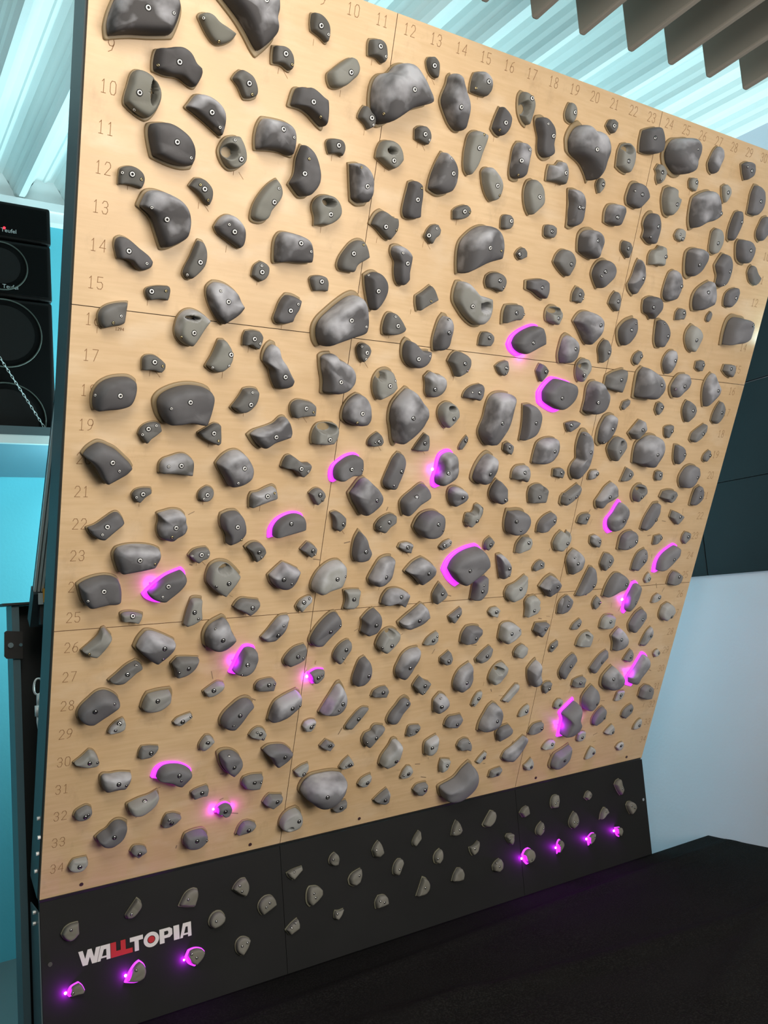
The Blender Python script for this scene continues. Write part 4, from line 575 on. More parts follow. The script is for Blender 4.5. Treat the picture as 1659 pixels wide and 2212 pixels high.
G 0 0|42|548,1245|-46,-18 -34,17 -9,42 20,24 27,42 41,17 32,-18 -1,-57 -29,-50|11,-10||foothold|pale grey rounded hooked foothold level with row twenty-three, under column twenty-three
M 0 0|28|447,1131|-27,-13 -13,12 9,23 27,17 26,-12 -22,-28|4,7||climbing_hold|mid grey tiny knobbly hold level with row twenty-four, under column twenty-two
D 0 1|50|244,1139|-42,49 -18,53 13,29 34,-2 29,-45 0,-61 -15,-24|7,-2 14,-32||climbing_hold|dark grey upright curved hold level with row twenty-four, under column twenty
D 0 1|60|-163,1136|-84,-2 -49,38 -10,57 25,41 59,15 62,-12 34,-40 -1,-66 -37,-32|-2,5 -81,36||climbing_hold|dark grey tilted four-sided hold level with row twenty-four, under column sixteen
M 0 0|45|-58,1041|-31,-10 -22,15 -6,43 14,24 34,0 27,-18 -16,-54|-5,1 -23,22||climbing_hold|mid grey upright kite-shaped hold level with row twenty-five, under column seventeen
D 0 0|50|138,1050|-30,-57 -31,-2 -32,29 2,46 28,51 33,13 32,-24 -2,-57|-8,-5 -3,19||climbing_hold|dark grey upright block hold level with row twenty-five, under column nineteen
G 0 0|45|337,1024|-49,-10 -38,19 -2,32 49,70 56,10 35,-31 -15,-54 -37,-37|7,15||foothold|pale three-cornered foothold level with row twenty-five, under column twenty-one
D 0 1|55|536,1040|-61,-9 -32,30 0,49 25,38 61,7 49,-26 -7,-60 -35,-30|4,4 -34,-10||climbing_hold|dark grey chalky shield-shaped hold level with row twenty-five, under column twenty-three
G 0 0|42|453,948|-38,17 -27,37 11,47 32,32 42,-7 29,-42 -22,-61 -27,-21|0,-17 -17,40|29,13,7,14|pocket_hold|pale grey folded arched hold level with row twenty-six, under column twenty-two
D 0 1|33|655,939|-34,-45 -36,2 -21,28 13,42 39,23 34,-8 6,-43|1,-1 -1,25||climbing_hold|dark grey tapering hold level with row twenty-six, under column twenty-four
D 0 1|60|-167,941|-68,-19 -44,2 -2,35 30,60 51,47 71,9 45,-15 6,-35 -33,-47 -55,-38|0,3||climbing_hold|dark grey long slanting hold level with row twenty-six, under column sixteen
M 0 0|29|41,929|-29,-3 -6,14 26,37 32,9 -4,-35 -18,-22|7,4||climbing_hold|mid grey small slanting hold level with row twenty-six, under column eighteen
G 0 0|28|247,932|-28,-1 -17,16 15,20 29,9 17,-27 -15,-16|3,3 -31,9||foothold|pale grey tiny foothold level with row twenty-six, under column twenty
D 0 0|55|142,849|-44,-47 -43,-1 -26,27 9,32 44,26 49,4 10,-41|1,-12||climbing_hold|dark grey smooth shoe-shaped hold level with row twenty-seven, under column nineteen
G 0 1|55|350,834|-47,-32 -48,31 -32,43 13,41 56,16 59,-8 20,-37 -21,-54|-15,6 32,17||foothold|pale arrowhead foothold level with row twenty-seven, under column twenty-one
D 0 0|45|535,835|-39,-13 -31,25 7,25 44,24 18,-15 1,-46|4,5 -47,13||climbing_hold|dark triangular hold level with row twenty-seven, under column twenty-three
M 0 0|20|644,731|-20,-17 -14,9 20,31 25,7 -12,-30|-11,1||climbing_hold|mid grey tiny tab-shaped hold level with row twenty-eight, under column twenty-four
G 0 0|30|-53,835|-36,-24 -22,3 -1,20 23,32 27,-5 8,-26|-4,1 12,17||foothold|pale grey small shield-shaped foothold level with row twenty-seven, under column seventeen
D 0 1|55|-165,746|-44,-30 -35,4 -18,39 11,59 54,64 48,30 26,-28 -9,-76 -33,-63|-2,-7||climbing_hold|dark grey upright blotchy hold level with row twenty-eight, under column sixteen
M 0 0|37|36,738|-27,5 -7,20 14,36 30,5 18,-23 -4,-28 -23,-14|0,0||climbing_hold|mid grey round notched hold level with row twenty-eight, under column eighteen
M 0 0|38|244,735|-46,-20 -14,15 22,41 36,30 27,-4 9,-24 -36,-39|-7,4||climbing_hold|mid grey slanting tapering hold level with row twenty-eight, under column twenty
G 0 0|38|443,730|-33,-6 -21,19 8,34 33,22 35,-12 2,-33 -24,-25|-28,10||foothold|pale grey round smooth foothold level with row twenty-eight, under column twenty-two
G 0 0|48|336,642|-42,-29 -35,9 -8,42 20,50 45,30 40,-4 7,-44 -26,-54|-52,-18|-10,19,15,13|pocket_hold|pale grey oval dimpled hold level with row twenty-nine, under column twenty-one
D 0 1|55|144,638|-42,-22 -37,16 -20,44 27,73 35,38 43,5 31,-42 -7,-63 -31,-49|-3,-4||climbing_hold|dark pointed hold level with row twenty-nine, under column nineteen
D 0 1|60|553,613|-41,24 -20,55 1,73 14,39 21,-5 32,-39 22,-59 -2,-66 -28,-23|||climbing_hold|dark grey twisted wavy fin hold level with row twenty-nine, under column twenty-three
D 0 0|40|765,1038|-55,-67 -41,-28 -24,22 -3,77 19,73 32,50 44,11 37,-21 13,-50 -21,-64|18,-11 -15,-51||climbing_hold|dark grey slanting tall tapering hold level with row twenty-five, under column twenty-five
D 0 0|55|950,1018|-65,-63 -57,-10 -31,43 -15,56 22,53 59,29 60,2 49,-23 9,-35 -30,-53|26,11||climbing_hold|dark grey rounded sloping hold level with row twenty-five, under column twenty-seven
D 1 0|43|1079,945|-33,-60 -31,6 -20,35 -5,73 17,78 39,64 41,13 30,-40 -12,-89 -27,-78|13,-21||climbing_hold|upright oval hold with a bright magenta light on its left, row twenty-six, column twenty-eight
M 0 0|36|1367,1023|-44,-28 -39,17 -21,41 7,37 46,19 44,-13 26,-34 -18,-38|1,16||climbing_hold|mid grey angular five-cornered hold level with row twenty-five, under column thirty-one
G 0 0|17|1172,1032|-21,-8 -14,16 1,32 24,5 17,-20 -7,-25|5,-2||foothold|pale grey tiny chalky foothold level with row twenty-five, under column twenty-nine
M 0 0|24|857,931|-22,-7 -16,18 -1,33 24,8 19,-15 -4,-37|9,2||climbing_hold|mid grey tiny chalky kite-shaped hold level with row twenty-six, under column twenty-six
D 0 0|38|652,930|-30,-40 -32,1 -17,37 7,52 40,26 32,-6 13,-29 -12,-41|-1,10 -3,36||climbing_hold|dark grey rounded knobbly hold level with row twenty-six, under column twenty-four
G 0 0|24|1271,925|-28,-26 -22,8 3,25 23,17 21,-7 3,-18|4,8||foothold|pale grey tiny notched foothold level with row twenty-six, under column thirty
G 0 0|40|1368,847|-47,-10 -40,35 -5,52 37,33 55,4 36,-27 -1,-52 -34,-35|16,-18||foothold|pale grey round three-holed foothold level with row twenty-seven, under column thirty-one
D 0 0|42|1161,826|-48,-25 -34,9 -9,40 23,58 42,44 54,16 27,-15 -18,-73 -37,-53|8,7||climbing_hold|dark grey slanting plank-shaped hold level with row twenty-seven, under column twenty-nine
M 0 0|21|763,828|-33,-22 -23,4 15,31 25,19 18,-7 -3,-25|4,1||climbing_hold|mid grey tiny sliver hold level with row twenty-seven, under column twenty-five
G 0 0|38|960,828|-43,-31 -41,13 -24,35 10,37 39,31 40,-16 30,-33 -10,-37|-7,9 -53,13||foothold|pale grey smooth squarish foothold level with row twenty-seven, under column twenty-seven
D 0 1|47|1062,730|-53,20 -33,44 -11,63 23,38 50,0 50,-29 25,-54 -21,-64 -31,-17|-12,10 -43,47||climbing_hold|dark grey folded shield-shaped hold level with row twenty-eight, under column twenty-eight
G 0 0|38|833,749|-47,-29 -41,6 -20,34 17,44 35,33 38,-13 29,-39 -13,-36|8,38|-5,19,10,11|pocket_hold|pale grey three-cornered dimpled hold level with row twenty-eight, under column twenty-six
M 0 1|29|1269,723|-35,-45 -26,-11 -6,30 19,53 35,28 33,-2 -21,-53|10,9||climbing_hold|mid grey slender slanting hold level with row twenty-eight, under column thirty
G 0 0|18|1377,622|-22,-3 -13,15 5,22 23,5 15,-18 -8,-22|9,2||foothold|pale grey tiny round foothold level with row twenty-nine, under column thirty-one
D 0 0|33|763,624|-48,-33 -39,0 -14,37 18,62 33,57 51,30 34,6 12,-22 -14,-76 -33,-60|-1,6||climbing_hold|dark grey slanting bar-shaped hold level with row twenty-nine, under column twenty-five
D 0 0|33|967,627|-53,-37 -30,-1 6,38 39,54 50,21 21,-9 -33,-65|0,0||climbing_hold|dark grey curved slanting bar-shaped hold level with row twenty-nine, under column twenty-seven
M 0 0|27|1173,624|-34,-16 -18,14 4,42 24,12 20,-22 3,-30|-5,7||climbing_hold|mid grey small folded hold level with row twenty-nine, under column twenty-nine
D 1 1|47|1261,550|-71,-48 -43,-2 -18,48 4,88 19,87 59,57 69,28 46,-13 5,-65 -10,-99 -60,-82|||climbing_hold|tall boot-shaped hold with a magenta-lit left side, row thirty, column thirty
D 0 1|60|1075,516|-60,-24 -63,19 -41,48 -8,78 27,50 72,12 74,-23 41,-58 -2,-59 -40,-44|-28,25||climbing_hold|big pointed dark hold level with row thirty, under column twenty-eight
M 0 0|38|854,528|-33,-20 -31,15 2,25 36,29 36,-25 -9,-24|-8,9||climbing_hold|mid grey four-sided hold level with row thirty, under column twenty-six
M 0 0|25|656,531|-25,13 -2,25 29,22 24,-10 -5,-38 -21,-12|9,-7 -28,16||climbing_hold|mid grey notched squarish hold level with row thirty, under column twenty-four
D 0 0|68|-1367,723|-61,-20 -52,6 -28,31 -4,52 20,57 50,43 70,23 72,13 38,-19 6,-42 -18,-57 -38,-52 -57,-36|-17,11 41,32||climbing_hold|dark grey big slanting pebble hold level with row twenty-eight, under column four
G 0 0|45|-1170,718|-53,-24 -46,8 -35,31 4,38 48,39 56,23 55,-7 22,-33 -7,-39 -43,-35|-7,14||foothold|pale grey tilted rounded rectangle foothold level with row twenty-eight, under column six
G 0 1|30|-1295,635|-29,-19 -24,-2 -3,20 20,31 29,13 27,-6 7,-17 -27,-21|4,19 -8,-2||foothold|pale grey small whitened teardrop foothold level with row twenty-nine, under column five
G 0 1|26|-1071,627|-33,-7 -20,7 5,16 31,22 39,9 14,-8 -9,-22 -26,-16|-3,0 26,13||foothold|pale grey small whitened tapering foothold level with row twenty-nine, under column seven
G 0 0|34|-978,520|-22,-8 -14,13 0,31 17,29 35,10 9,-20 -6,-30 -19,-25|2,12 3,35||foothold|pale grey small upright tapering foothold level with row thirty, under column eight
G 0 0|35|-966,730|-42,-5 -16,14 11,29 35,23 36,16 22,-5 3,-20 -19,-27 -30,-25|-10,7 9,30 -35,-2||foothold|pale grey small slanting knobbly foothold level with row twenty-eight, under column eight
G 0 0|39|-1378,529|-51,-7 -28,11 -2,36 13,30 27,9 35,-14 26,-23 5,-25 -26,-18|-3,2 22,-1||foothold|pale grey pointed triangular foothold level with row thirty, under column four
M 0 0|30|-1182,527|-33,-24 -30,4 -23,18 4,17 38,10 34,-2 10,-24|6,-1||climbing_hold|mid grey small notched block hold level with row thirty, under column six
M 0 1|50|-1293,439|-45,2 -44,20 -35,26 -11,22 7,23 29,21 61,13 60,0 43,-36 6,-34 -30,-38 -40,-19|9,1 35,-9||climbing_hold|mid grey cup-shaped hold level with row thirty-one, under column five
D 1 0|55|-1086,418|-76,-5 -67,27 -49,43 -10,45 33,32 70,3 72,-10 33,-58 17,-52 -23,-24|8,18 17,-3||climbing_hold|rounded hold ringed in magenta light, row thirty-one, column seven
M 0 0|30|-974,320|-37,4 -23,13 24,24 32,14 29,-14 0,-16 -26,-24|0,7||climbing_hold|mid grey small tilted bar hold level with row thirty-two, under column eight
G 0 0|50|-1183,323|-58,5 -17,20 20,27 50,41 58,23 47,-4 16,-29 -14,-38 -46,-32 -55,-13|-1,21 -48,24||foothold|pale grey half-moon dished foothold level with row thirty-two, under column six
M 0 0|35|-1384,329|-32,-11 -26,8 -2,22 12,25 28,14 30,-1 19,-16 -3,-24 -26,-18|3,-3 13,2||climbing_hold|mid grey small smooth domed hold level with row thirty-two, under column four
M 0 0|35|-1077,232|-30,-24 -24,8 -15,23 11,23 42,8 24,-11 -8,-27|-2,-1 -12,14||climbing_hold|mid grey small tapering hold level with row thirty-three, under column seven
D 0 0|60|-1284,230|-56,-12 -40,3 -18,15 -2,36 13,45 34,42 55,27 54,5 41,-20 14,-35 -11,-43 -36,-38 -49,-25|-3,12 -2,51||climbing_hold|dark grey big curved bean-shaped hold level with row thirty-three, under column five
D 0 0|50|-977,131|-46,2 -40,25 -13,33 30,33 51,9 50,-9 19,-31 -13,-36 -39,-25|-5,13 36,0||climbing_hold|dark knobbly rounded hold level with row thirty-four, under column eight
M 0 0|35|-771,723|-41,0 -30,16 2,23 27,22 42,9 36,-28 0,-23 -37,-18|3,10 26,8||climbing_hold|mid grey small loaf-shaped hold level with row twenty-eight, under column ten
D 0 0|58|-876,629|-57,-24 -47,1 -19,30 9,51 33,57 57,48 68,31 43,5 14,-32 -15,-62 -33,-59 -54,-45|-3,12 -22,-26||climbing_hold|dark grey big slanting slab hold level with row twenty-nine, under column nine
D 0 1|65|-684,631|-61,-58 -52,-5 -40,19 -9,38 46,60 63,45 63,16 31,-16 -5,-44 -36,-55|9,9 41,15||climbing_hold|dark grey slanting faceted chalky hold level with row twenty-nine, under column eleven
D 0 1|65|-470,627|-63,-54 -48,-23 -19,30 2,68 17,72 38,42 49,7 39,-26 9,-54 -24,-61|9,1 -7,-20||climbing_hold|dark grey half-moon chalky tinted violet hold level with row twenty-nine, under column thirteen
M 0 0|35|-262,625|-40,-16 -33,8 -3,22 27,23 35,7 26,-24 -11,-20|-1,10||climbing_hold|mid grey small loaf-shaped hold level with row twenty-nine, under column fifteen
G 0 0|34|-771,526|-40,-5 -26,16 -4,26 17,18 32,-3 23,-31 -2,-22|-2,7 -16,15 11,-15||foothold|pale grey small domed foothold level with row thirty, under column ten
G 0 1|30|-564,526|-28,-2 -20,16 5,24 28,19 24,-6 7,-26 -16,-24|1,0 11,9||foothold|pale grey small round foothold level with row thirty, under column twelve
M 0 0|23|-357,522|-45,-33 -23,1 12,39 29,47 58,41 29,2 -19,-52 -41,-44|7,2||climbing_hold|mid grey slanting splinter hold level with row thirty, under column fourteen
D 0 0|58|-878,436|-51,36 -40,46 -8,46 17,35 42,10 47,-15 34,-43 13,-67 -15,-43 -39,-5|5,-8 -17,38||climbing_hold|dark tall-sided shield-shaped hold level with row thirty-one, under column nine
D 0 0|59|-688,430|-63,24 -40,39 -7,39 31,30 64,3 52,-20 26,-39 -1,-54 -20,-25 -40,3|14,6 -61,52||climbing_hold|dark faceted wing-shaped hold level with row thirty-one, under column eleven
M 0 0|40|-270,440|-42,-14 -33,9 -5,17 0,33 13,42 56,33 42,7 15,-24 -15,-60 -33,-43|7,-4 -29,-21||climbing_hold|mid grey slanting notched hold level with row thirty-one, under column fifteen
M 0 0|28|-472,422|-31,2 -6,29 36,4 16,-25 -15,-10|7,7||climbing_hold|mid grey tiny diamond-shaped hold level with row thirty-one, under column thirteen
G 0 0|29|-567,332|-34,1 -5,19 28,28 29,3 2,-29 -21,-21|2,-8 -27,7||foothold|pale grey small tapering foothold level with row thirty-two, under column twelve
G 0 0|32|-369,321|-29,-11 -15,13 11,35 32,8 27,-8 0,-19 -25,-18|7,6 20,5 -8,3||foothold|pale grey small domed foothold level with row thirty-two, under column fourteen
D 0 1|107|-482,249|-88,4 -74,39 -45,57 -3,61 55,59 105,46 95,14 71,-27 43,-59 7,-76 -26,-65 -57,-38 -83,-15|-16,15 54,53||climbing_hold|dark grey huge rounded boulder hold level with row thirty-three, under column thirteen
M 0 0|30|-366,125|-35,-7 -14,19 30,26 31,0 10,-17 -21,-21|-3,6 -29,21||climbing_hold|mid grey small domed behind the boulder hold, level with row thirty-four, under column fourteen
M 0 0|40|-679,228|-39,-8 -28,13 -13,26 13,20 45,14 41,-7 2,-37 -22,-22|9,4||climbing_hold|dark pentagonal hold level with row thirty-three, under column eleven
M 0 0|40|-775,325|-42,7 -36,23 -7,29 45,24 44,-5 36,-34 -5,-28 -35,-15|-1,10 28,4||climbing_hold|mid grey rounded block tinged violet hold level with row thirty-two, under column ten
D 1 0|35|-875,224|-33,-8 -29,15 -13,26 7,28 30,14 33,-6 22,-27 1,-30 -17,-13|-1,7||climbing_hold|small domed hold under a magenta glowing arc, row thirty-three, column nine
M 0 0|34|-777,128|-38,-29 -26,9 -11,26 13,25 45,8 23,-14 -6,-25|5,0||climbing_hold|mid grey pointed three-cornered hold level with row thirty-four, under column ten
G 0 0|51|-587,120|-47,-8 -37,24 -15,43 20,51 41,33 50,-4 40,-29 13,-40 -22,-42 -43,-28|17,12 -20,51|-12,-18,10,6|pocket_hold|pale grey bell-shaped pocketed hold level with row thirty-four, under column twelve
G 0 0|30|-264,224|-32,-12 -21,9 2,22 29,29 29,1 10,-25 -17,-24|2,1 -24,1||foothold|pale grey small tapering foothold level with row thirty-three, under column fifteen
M 0 0|36|-162,125|-44,-7 -15,19 18,42 29,19 30,-21 7,-31 -25,-20|0,2||climbing_hold|mid grey pointed cone hold level with row thirty-four, under column sixteen
M 0 0|42|-70,635|-37,-3 -24,22 -9,40 8,24 46,7 32,-17 3,-46 -19,-27|2,7 6,-23||climbing_hold|mid grey four-pointed hold level with row twenty-nine, under column seventeen
D 0 0|37|-157,534|-51,-46 -45,-19 -17,20 6,51 25,59 44,48 55,34 32,8 8,-23 -18,-67 -39,-64|24,31||climbing_hold|dark grey slanting plank-shaped hold level with row thirty, under column sixteen
D 0 1|50|51,543|-37,10 -11,41 8,37 32,15 40,-8 27,-26 -26,-49 -33,-20|-18,-6 -17,24||climbing_hold|dark grey folded shield-shaped hold level with row thirty, under column eighteen
G 0 0|20|251,521|-24,-26 -18,3 0,33 23,38 22,13 6,-21 -10,-39|4,6 -15,-17||foothold|pale grey small upright slender foothold level with row thirty, under column twenty
G 0 1|25|448,527|-50,-36 -21,0 16,43 36,40 34,17 5,-15 -20,-49|||foothold|pale grey slender slanting chalky foothold level with row thirty, under column twenty-two
D 0 1|64|343,425|-55,-62 -53,-24 -32,27 -16,57 7,73 31,60 53,28 55,-6 45,-32 6,-55 -40,-65|2,5||climbing_hold|dark grey tall rounded cone hold level with row thirty-one, under column twenty-one
G 0 0|23|551,424|-31,-29 -22,0 -1,21 19,29 22,-2 13,-19|2,1 -29,-11||foothold|pale grey small tapering foothold level with row thirty-one, under column twenty-three
D 0 0|38|146,437|-49,-20 -43,9 -28,24 6,25 34,27 46,8 34,-13 13,-32 -13,-29|-1,-5||climbing_hold|dark low oval hold level with row thirty-one, under column nineteen
M 0 0|30|-64,429|-31,-28 -26,13 -18,19 32,15 32,2 10,-22|8,-2 -20,-11||climbing_hold|mid grey small notched hold level with row thirty-one, under column seventeen
D 0 0|38|448,338|-46,-6 -34,18 -8,27 23,31 45,10 42,-4 7,-29 -29,-47|-44,-14||climbing_hold|dark smooth oval hold level with row thirty-two, under column twenty-two
G 0 1|60|-164,342|-46,-52 -41,-18 -12,28 1,58 16,62 32,52 32,11 31,-19 12,-54 -24,-69|6,-20 -43,-38||foothold|tall pale pear-shaped foothold level with row thirty-two, under column sixteen
G 0 1|42|36,335|-28,6 -24,22 -4,34 32,49 37,17 29,-23 2,-46 -18,-42 -25,-17|-5,5 -25,39||foothold|pale grey upright oval chalky foothold level with row thirty-two, under column eighteen
M 0 0|32|233,303|-43,1 -33,25 -6,36 20,27 39,-6 40,-35 6,-24 -23,-24|-21,35 7,21||climbing_hold|mid grey small arched hold level with row thirty-two, under column twenty
G 0 0|27|-54,225|-32,-25 -21,9 -5,30 16,25 27,5 16,-17 -1,-27|-4,0 -24,-8||foothold|pale grey small pointed foothold level with row thirty-three, under column seventeen
G 0 0|32|141,227|-28,-2 -24,29 5,25 30,18 27,-3 10,-28 -20,-39|0,1||foothold|pale grey small wedge-shaped foothold level with row thirty-three, under column nineteen
G 0 0|15|352,217|-31,-18 -18,2 12,31 28,21 19,-3 -10,-33|10,0||foothold|pale grey tiny slender foothold level with row thirty-three, under column twenty-one
D 0 1|37|538,228|-70,-34 -58,-5 -21,17 16,44 43,66 74,48 57,11 25,-30 -11,-65 -55,-51|||climbing_hold|dark grey long slanting blade-shaped hold level with row thirty-three, under column twenty-three
M 0 0|30|449,126|-35,-23 -31,10 -11,16 33,21 26,-5 17,-19|-1,1||climbing_hold|mid grey small bar-shaped hold level with row thirty-four, under column twenty-two
G 0 0|27|653,124|-29,1 -11,14 10,37 26,10 25,-18 1,-27 -21,-18|3,-2||foothold|pale grey small horned foothold level with row thirty-four, under column twenty-four
M 0 0|36|31,129|-39,-1 -24,21 5,26 33,25 33,-7 9,-35 -16,-29|9,3 -37,18||climbing_hold|dark lumpy round hold level with row thirty-four, under column eighteen
D 0 0|81|220,122|-94,-6 -84,1 -41,15 -11,28 24,70 59,98 80,79 92,33 88,-14 61,-52 11,-78 -33,-76 -67,-64 -84,-35|-9,34 -112,18||climbing_hold|dark grey big kidney-shaped hold level with row thirty-four, under column twenty
G 0 0|33|-157,126|-23,-19 -26,0 -5,26 13,40 25,23 24,-8 7,-33 -15,-29|-5,-2||foothold|pale grey pointed foothold level with row thirty-four, under column sixteen
M 0 0|38|1369,408|-49,-21 -46,27 -17,46 34,30 46,-4 41,-40 -8,-38|-5,24 -51,18||climbing_hold|mid grey slanting oval purplish hold level with row thirty-one, under column thirty-one
G 0 0|23|759,427|-25,-17 -23,8 -7,27 18,24 25,7 15,-19 -2,-30|0,1||foothold|pale grey small round foothold level with row thirty-one, under column twenty-five
D 0 0|55|957,434|-48,-9 -46,17 -26,47 -1,72 27,50 45,17 46,-18 30,-54 0,-66 -28,-56|16,-14 -46,67||climbing_hold|dark grey upright egg-shaped hold level with row thirty-one, under column twenty-seven
G 0 1|18|1177,413|-30,-26 -21,19 -7,26 30,25 29,6 13,-21 -13,-29|0,7 0,-7||foothold|pale grey small bright three-holed foothold level with row thirty-one, under column twenty-nine
D 0 0|33|1057,320|-39,-22 -31,9 -6,40 16,53 39,37 41,11 23,-30 -12,-54 -31,-44|22,-3||climbing_hold|dark grey smooth upright oval hold level with row thirty-two, under column twenty-eight
M 0 0|23|1264,318|-37,-27 -33,1 -11,24 23,37 35,19 31,-9 -8,-45|12,7||climbing_hold|mid grey slanting jagged hold level with row thirty-two, under column thirty
G 0 0|26|1171,223|-41,-11 -19,14 6,33 24,9 24,-14 6,-29|6,-5||foothold|pale grey small three-pointed foothold level with row thirty-three, under column twenty-nine
G 0 0|18|1372,221|-28,-25 -24,-1 -2,27 18,34 28,13 19,-20 -11,-28|6,-1||foothold|pale grey small tapering foothold level with row thirty-three, under column thirty-one
D 0 0|32|644,321|-40,-26 -33,0 -17,21 16,27 41,27 40,0 17,-22 -24,-28|21,4||climbing_hold|dark oval hold level with row thirty-two, under column twenty-four
D 1 0|75|834,343|-31,-100 -32,-48 -33,-5 -56,33 -50,45 -29,63 21,105 30,82 33,22 65,-28 59,-70 24,-96|-56,107||climbing_hold|twisted hourglass hold with magenta light on both sides, row thirty-two, column twenty-six
G 0 0|20|966,221|-24,-17 -23,19 -5,30 27,25 28,-4 11,-27 -14,-25|2,0 -27,19||foothold|pale grey small round two-holed foothold level with row thirty-three, under column twenty-seven
G 0 0|30|761,216|-43,-19 -29,6 -3,21 27,17 26,-3 23,-22|-2,9||foothold|pale grey small half-round foothold level with row thirty-three, under column twenty-five
D 0 0|47|846,129|-56,-36 -51,2 -39,28 5,46 53,69 60,43 56,0 26,-39 -9,-59 -45,-53|1,5||climbing_hold|dark grey broad pointed hold level with row thirty-four, under column twenty-six
G 0 0|21|1067,115|-32,-34 -21,9 -6,36 27,17 32,-1 0,-28|8,2||foothold|pale grey small pointed foothold level with row thirty-four, under column twenty-eight
G 0 1|20|1276,113|-30,-2 -13,19 15,25 25,4 13,-24 -10,-23|-5,10||foothold|pale grey small white diamond foothold level with row thirty-four, under column thirty
G 0 0|31|-1387,128|-33,-11 -27,7 -18,19 3,21 28,20 34,2 26,-13 8,-23 -20,-22|1,0 -23,12||foothold|pale grey small squarish foothold level with row thirty-four, under column four
M 0 0|32|-1185,127|-28,1 -20,18 -12,23 25,12 35,-1 17,-15 -1,-26 -17,-13|2,0||climbing_hold|mid grey small rough pentagonal hold level with row thirty-four, under column six
K 0 0|30|-1408,352|-33,0 -21,19 -3,28 27,29 27,10 28,-11 7,-27 -8,-30 -24,-17|-3,12||kickboard_foothold|broad rounded shield-shaped foothold on black kickboard, leftmost
K 0 0|30|-1193,375|-31,-14 -16,4 1,23 14,37 29,19 29,5 10,-17 -10,-29 -26,-28|-13,-11||kickboard_foothold|tall blade-shaped foothold on black kickboard, third from left
K 0 0|30|-987,362|-46,-20 -35,-2 -13,25 17,33 33,26 34,6 18,-37 -9,-32|-13,3||kickboard_foothold|rounded three-cornered foothold on black kickboard, fifth from left
K 1 0|27|-1396,158|-32,-3 -19,18 8,26 21,11 29,-8 23,-15 -6,-14 -24,-15|-15,1||kickboard_foothold|small tapering foothold glowing violet, nearest the left edge, on black kickboard, second from left
K 1 0|30|-1189,160|-47,-25 -29,7 -8,30 8,38 26,19 31,-5 22,-28 -2,-36|-9,14||kickboard_foothold|oval foothold ringed in violet light under the red letters, on black kickboard, fourth from left
K 1 0|30|-977,157|-39,3 -25,26 0,28 27,18 39,4 28,-16 -3,-39 -26,-23|-2,-1 -19,15||kickboard_foothold|three-cornered foothold half ringed in violet light, on black kickboard, sixth from left
K 0 0|30|-889,263|-31,0 -19,21 2,30 22,25 36,5 31,-11 7,-26 -18,-30 -30,-15|-8,-1||kickboard_foothold|smooth egg-shaped foothold on black kickboard, seventh from left
K 0 0|30|-796,148|-26,-1 -21,16 -3,28 17,25 36,12 24,-14 -4,-43 -22,-24|-5,0 16,7||kickboard_foothold|upright teardrop foothold on black kickboard, eighth from left
K 0 0|30|-781,353|-41,-1 -28,17 0,33 17,31 28,5 25,-22 14,-40 -15,-24|-17,13 -9,-10||kickboard_foothold|rounded three-cornered foothold on black kickboard, ninth from left
K 0 0|30|-687,267|-35,0 -26,18 -3,32 23,30 37,14 43,-10 12,-24 -21,-38 -31,-21|6,8 -8,-5||kickboard_foothold|half-moon foothold on black kickboard, tenth from left
K 0 0|28|-558,355|-37,7 -12,15 35,20 37,5 17,-8 -10,-28 -29,-11|-10,9||kickboard_foothold|long-nosed triangular foothold on black kickboard, twelfth from left
K 0 0|32|-484,253|-32,-2 -25,26 -14,38 19,32 42,13 41,-8 16,-28 -18,-44 -30,-27|-7,12 0,-6||kickboard_foothold|tall pointed shield-shaped foothold on black kickboard, thirteenth from left
K 0 0|28|-381,367|-23,0 -11,20 6,29 17,18 22,-2 15,-26 -5,-25 -21,-13|-11,5||kickboard_foothold|small pointed drop foothold on black kickboard, fourteenth from left
K 0 0|30|-290,271|-31,3 -16,22 32,37 32,10 17,-22 -7,-31 -27,-19|12,13||kickboard_foothold|leaf-shaped foothold on black kickboard, sixteenth from left
K 0 0|30|-172,361|-26,2 -12,22 7,38 20,17 28,-20 3,-33 -20,-25|-16,6||kickboard_foothold|teardrop foothold on black kickboard, seventeenth from left
K 0 0|28|-578,158|-37,-5 -11,14 19,28 26,4 24,-12 -20,-29|2,15 -16,3||kickboard_foothold|tilted trapezoid foothold on black kickboard, eleventh from left
K 0 0|24|-379,156|-18,1 -12,16 6,12 30,14 18,-4 -6,-25 -18,-15|-8,3||kickboard_foothold|tiny horned heart foothold on black kickboard, fifteenth from left
K 0 0|30|-171,152|-31,5 -14,28 16,25 32,10 34,-19 -6,-24 -31,-24|-17,10 3,0||kickboard_foothold|squat half-round foothold on black kickboard, eighteenth from left
K 0 0|28|26,364|-21,-11 -8,11 18,35 20,20 21,-2 -11,-31 -20,-23|||kickboard_foothold|small sail-shaped foothold on black kickboard, twentieth from left
K 0 0|30|243,360|-31,-21 -18,14 3,43 18,22 27,-8 14,-23 -13,-27|3,0 -24,-8||kickboard_foothold|tall pointed arch-shaped foothold on black kickboard, seventeenth from right
K 0 0|30|-80,272|-25,-12 -13,17 7,32 24,29 28,15 10,-15 -7,-38 -24,-27|-3,-7||kickboard_foothold|slanting plank foothold on black kickboard, nineteenth from left
K 0 0|30|46,163|-45,-34 -21,7 -2,42 17,31 29,7 22,-19 1,-33|-5,-2||kickboard_foothold|tall half-moon foothold on black kickboard, twenty-first from left
K 0 0|30|131,266|-23,-1 -11,21 16,35 21,14 19,-14 -2,-32 -20,-23|-12,-2||kickboard_foothold|upright drop-shaped foothold on black kickboard, nineteenth from right
K 0 0|30|233,167|-39,-20 -23,10 -1,32 19,27 28,2 20,-25 -4,-26|||kickboard_foothold|rounded tapering foothold on black kickboard, eighteenth from right
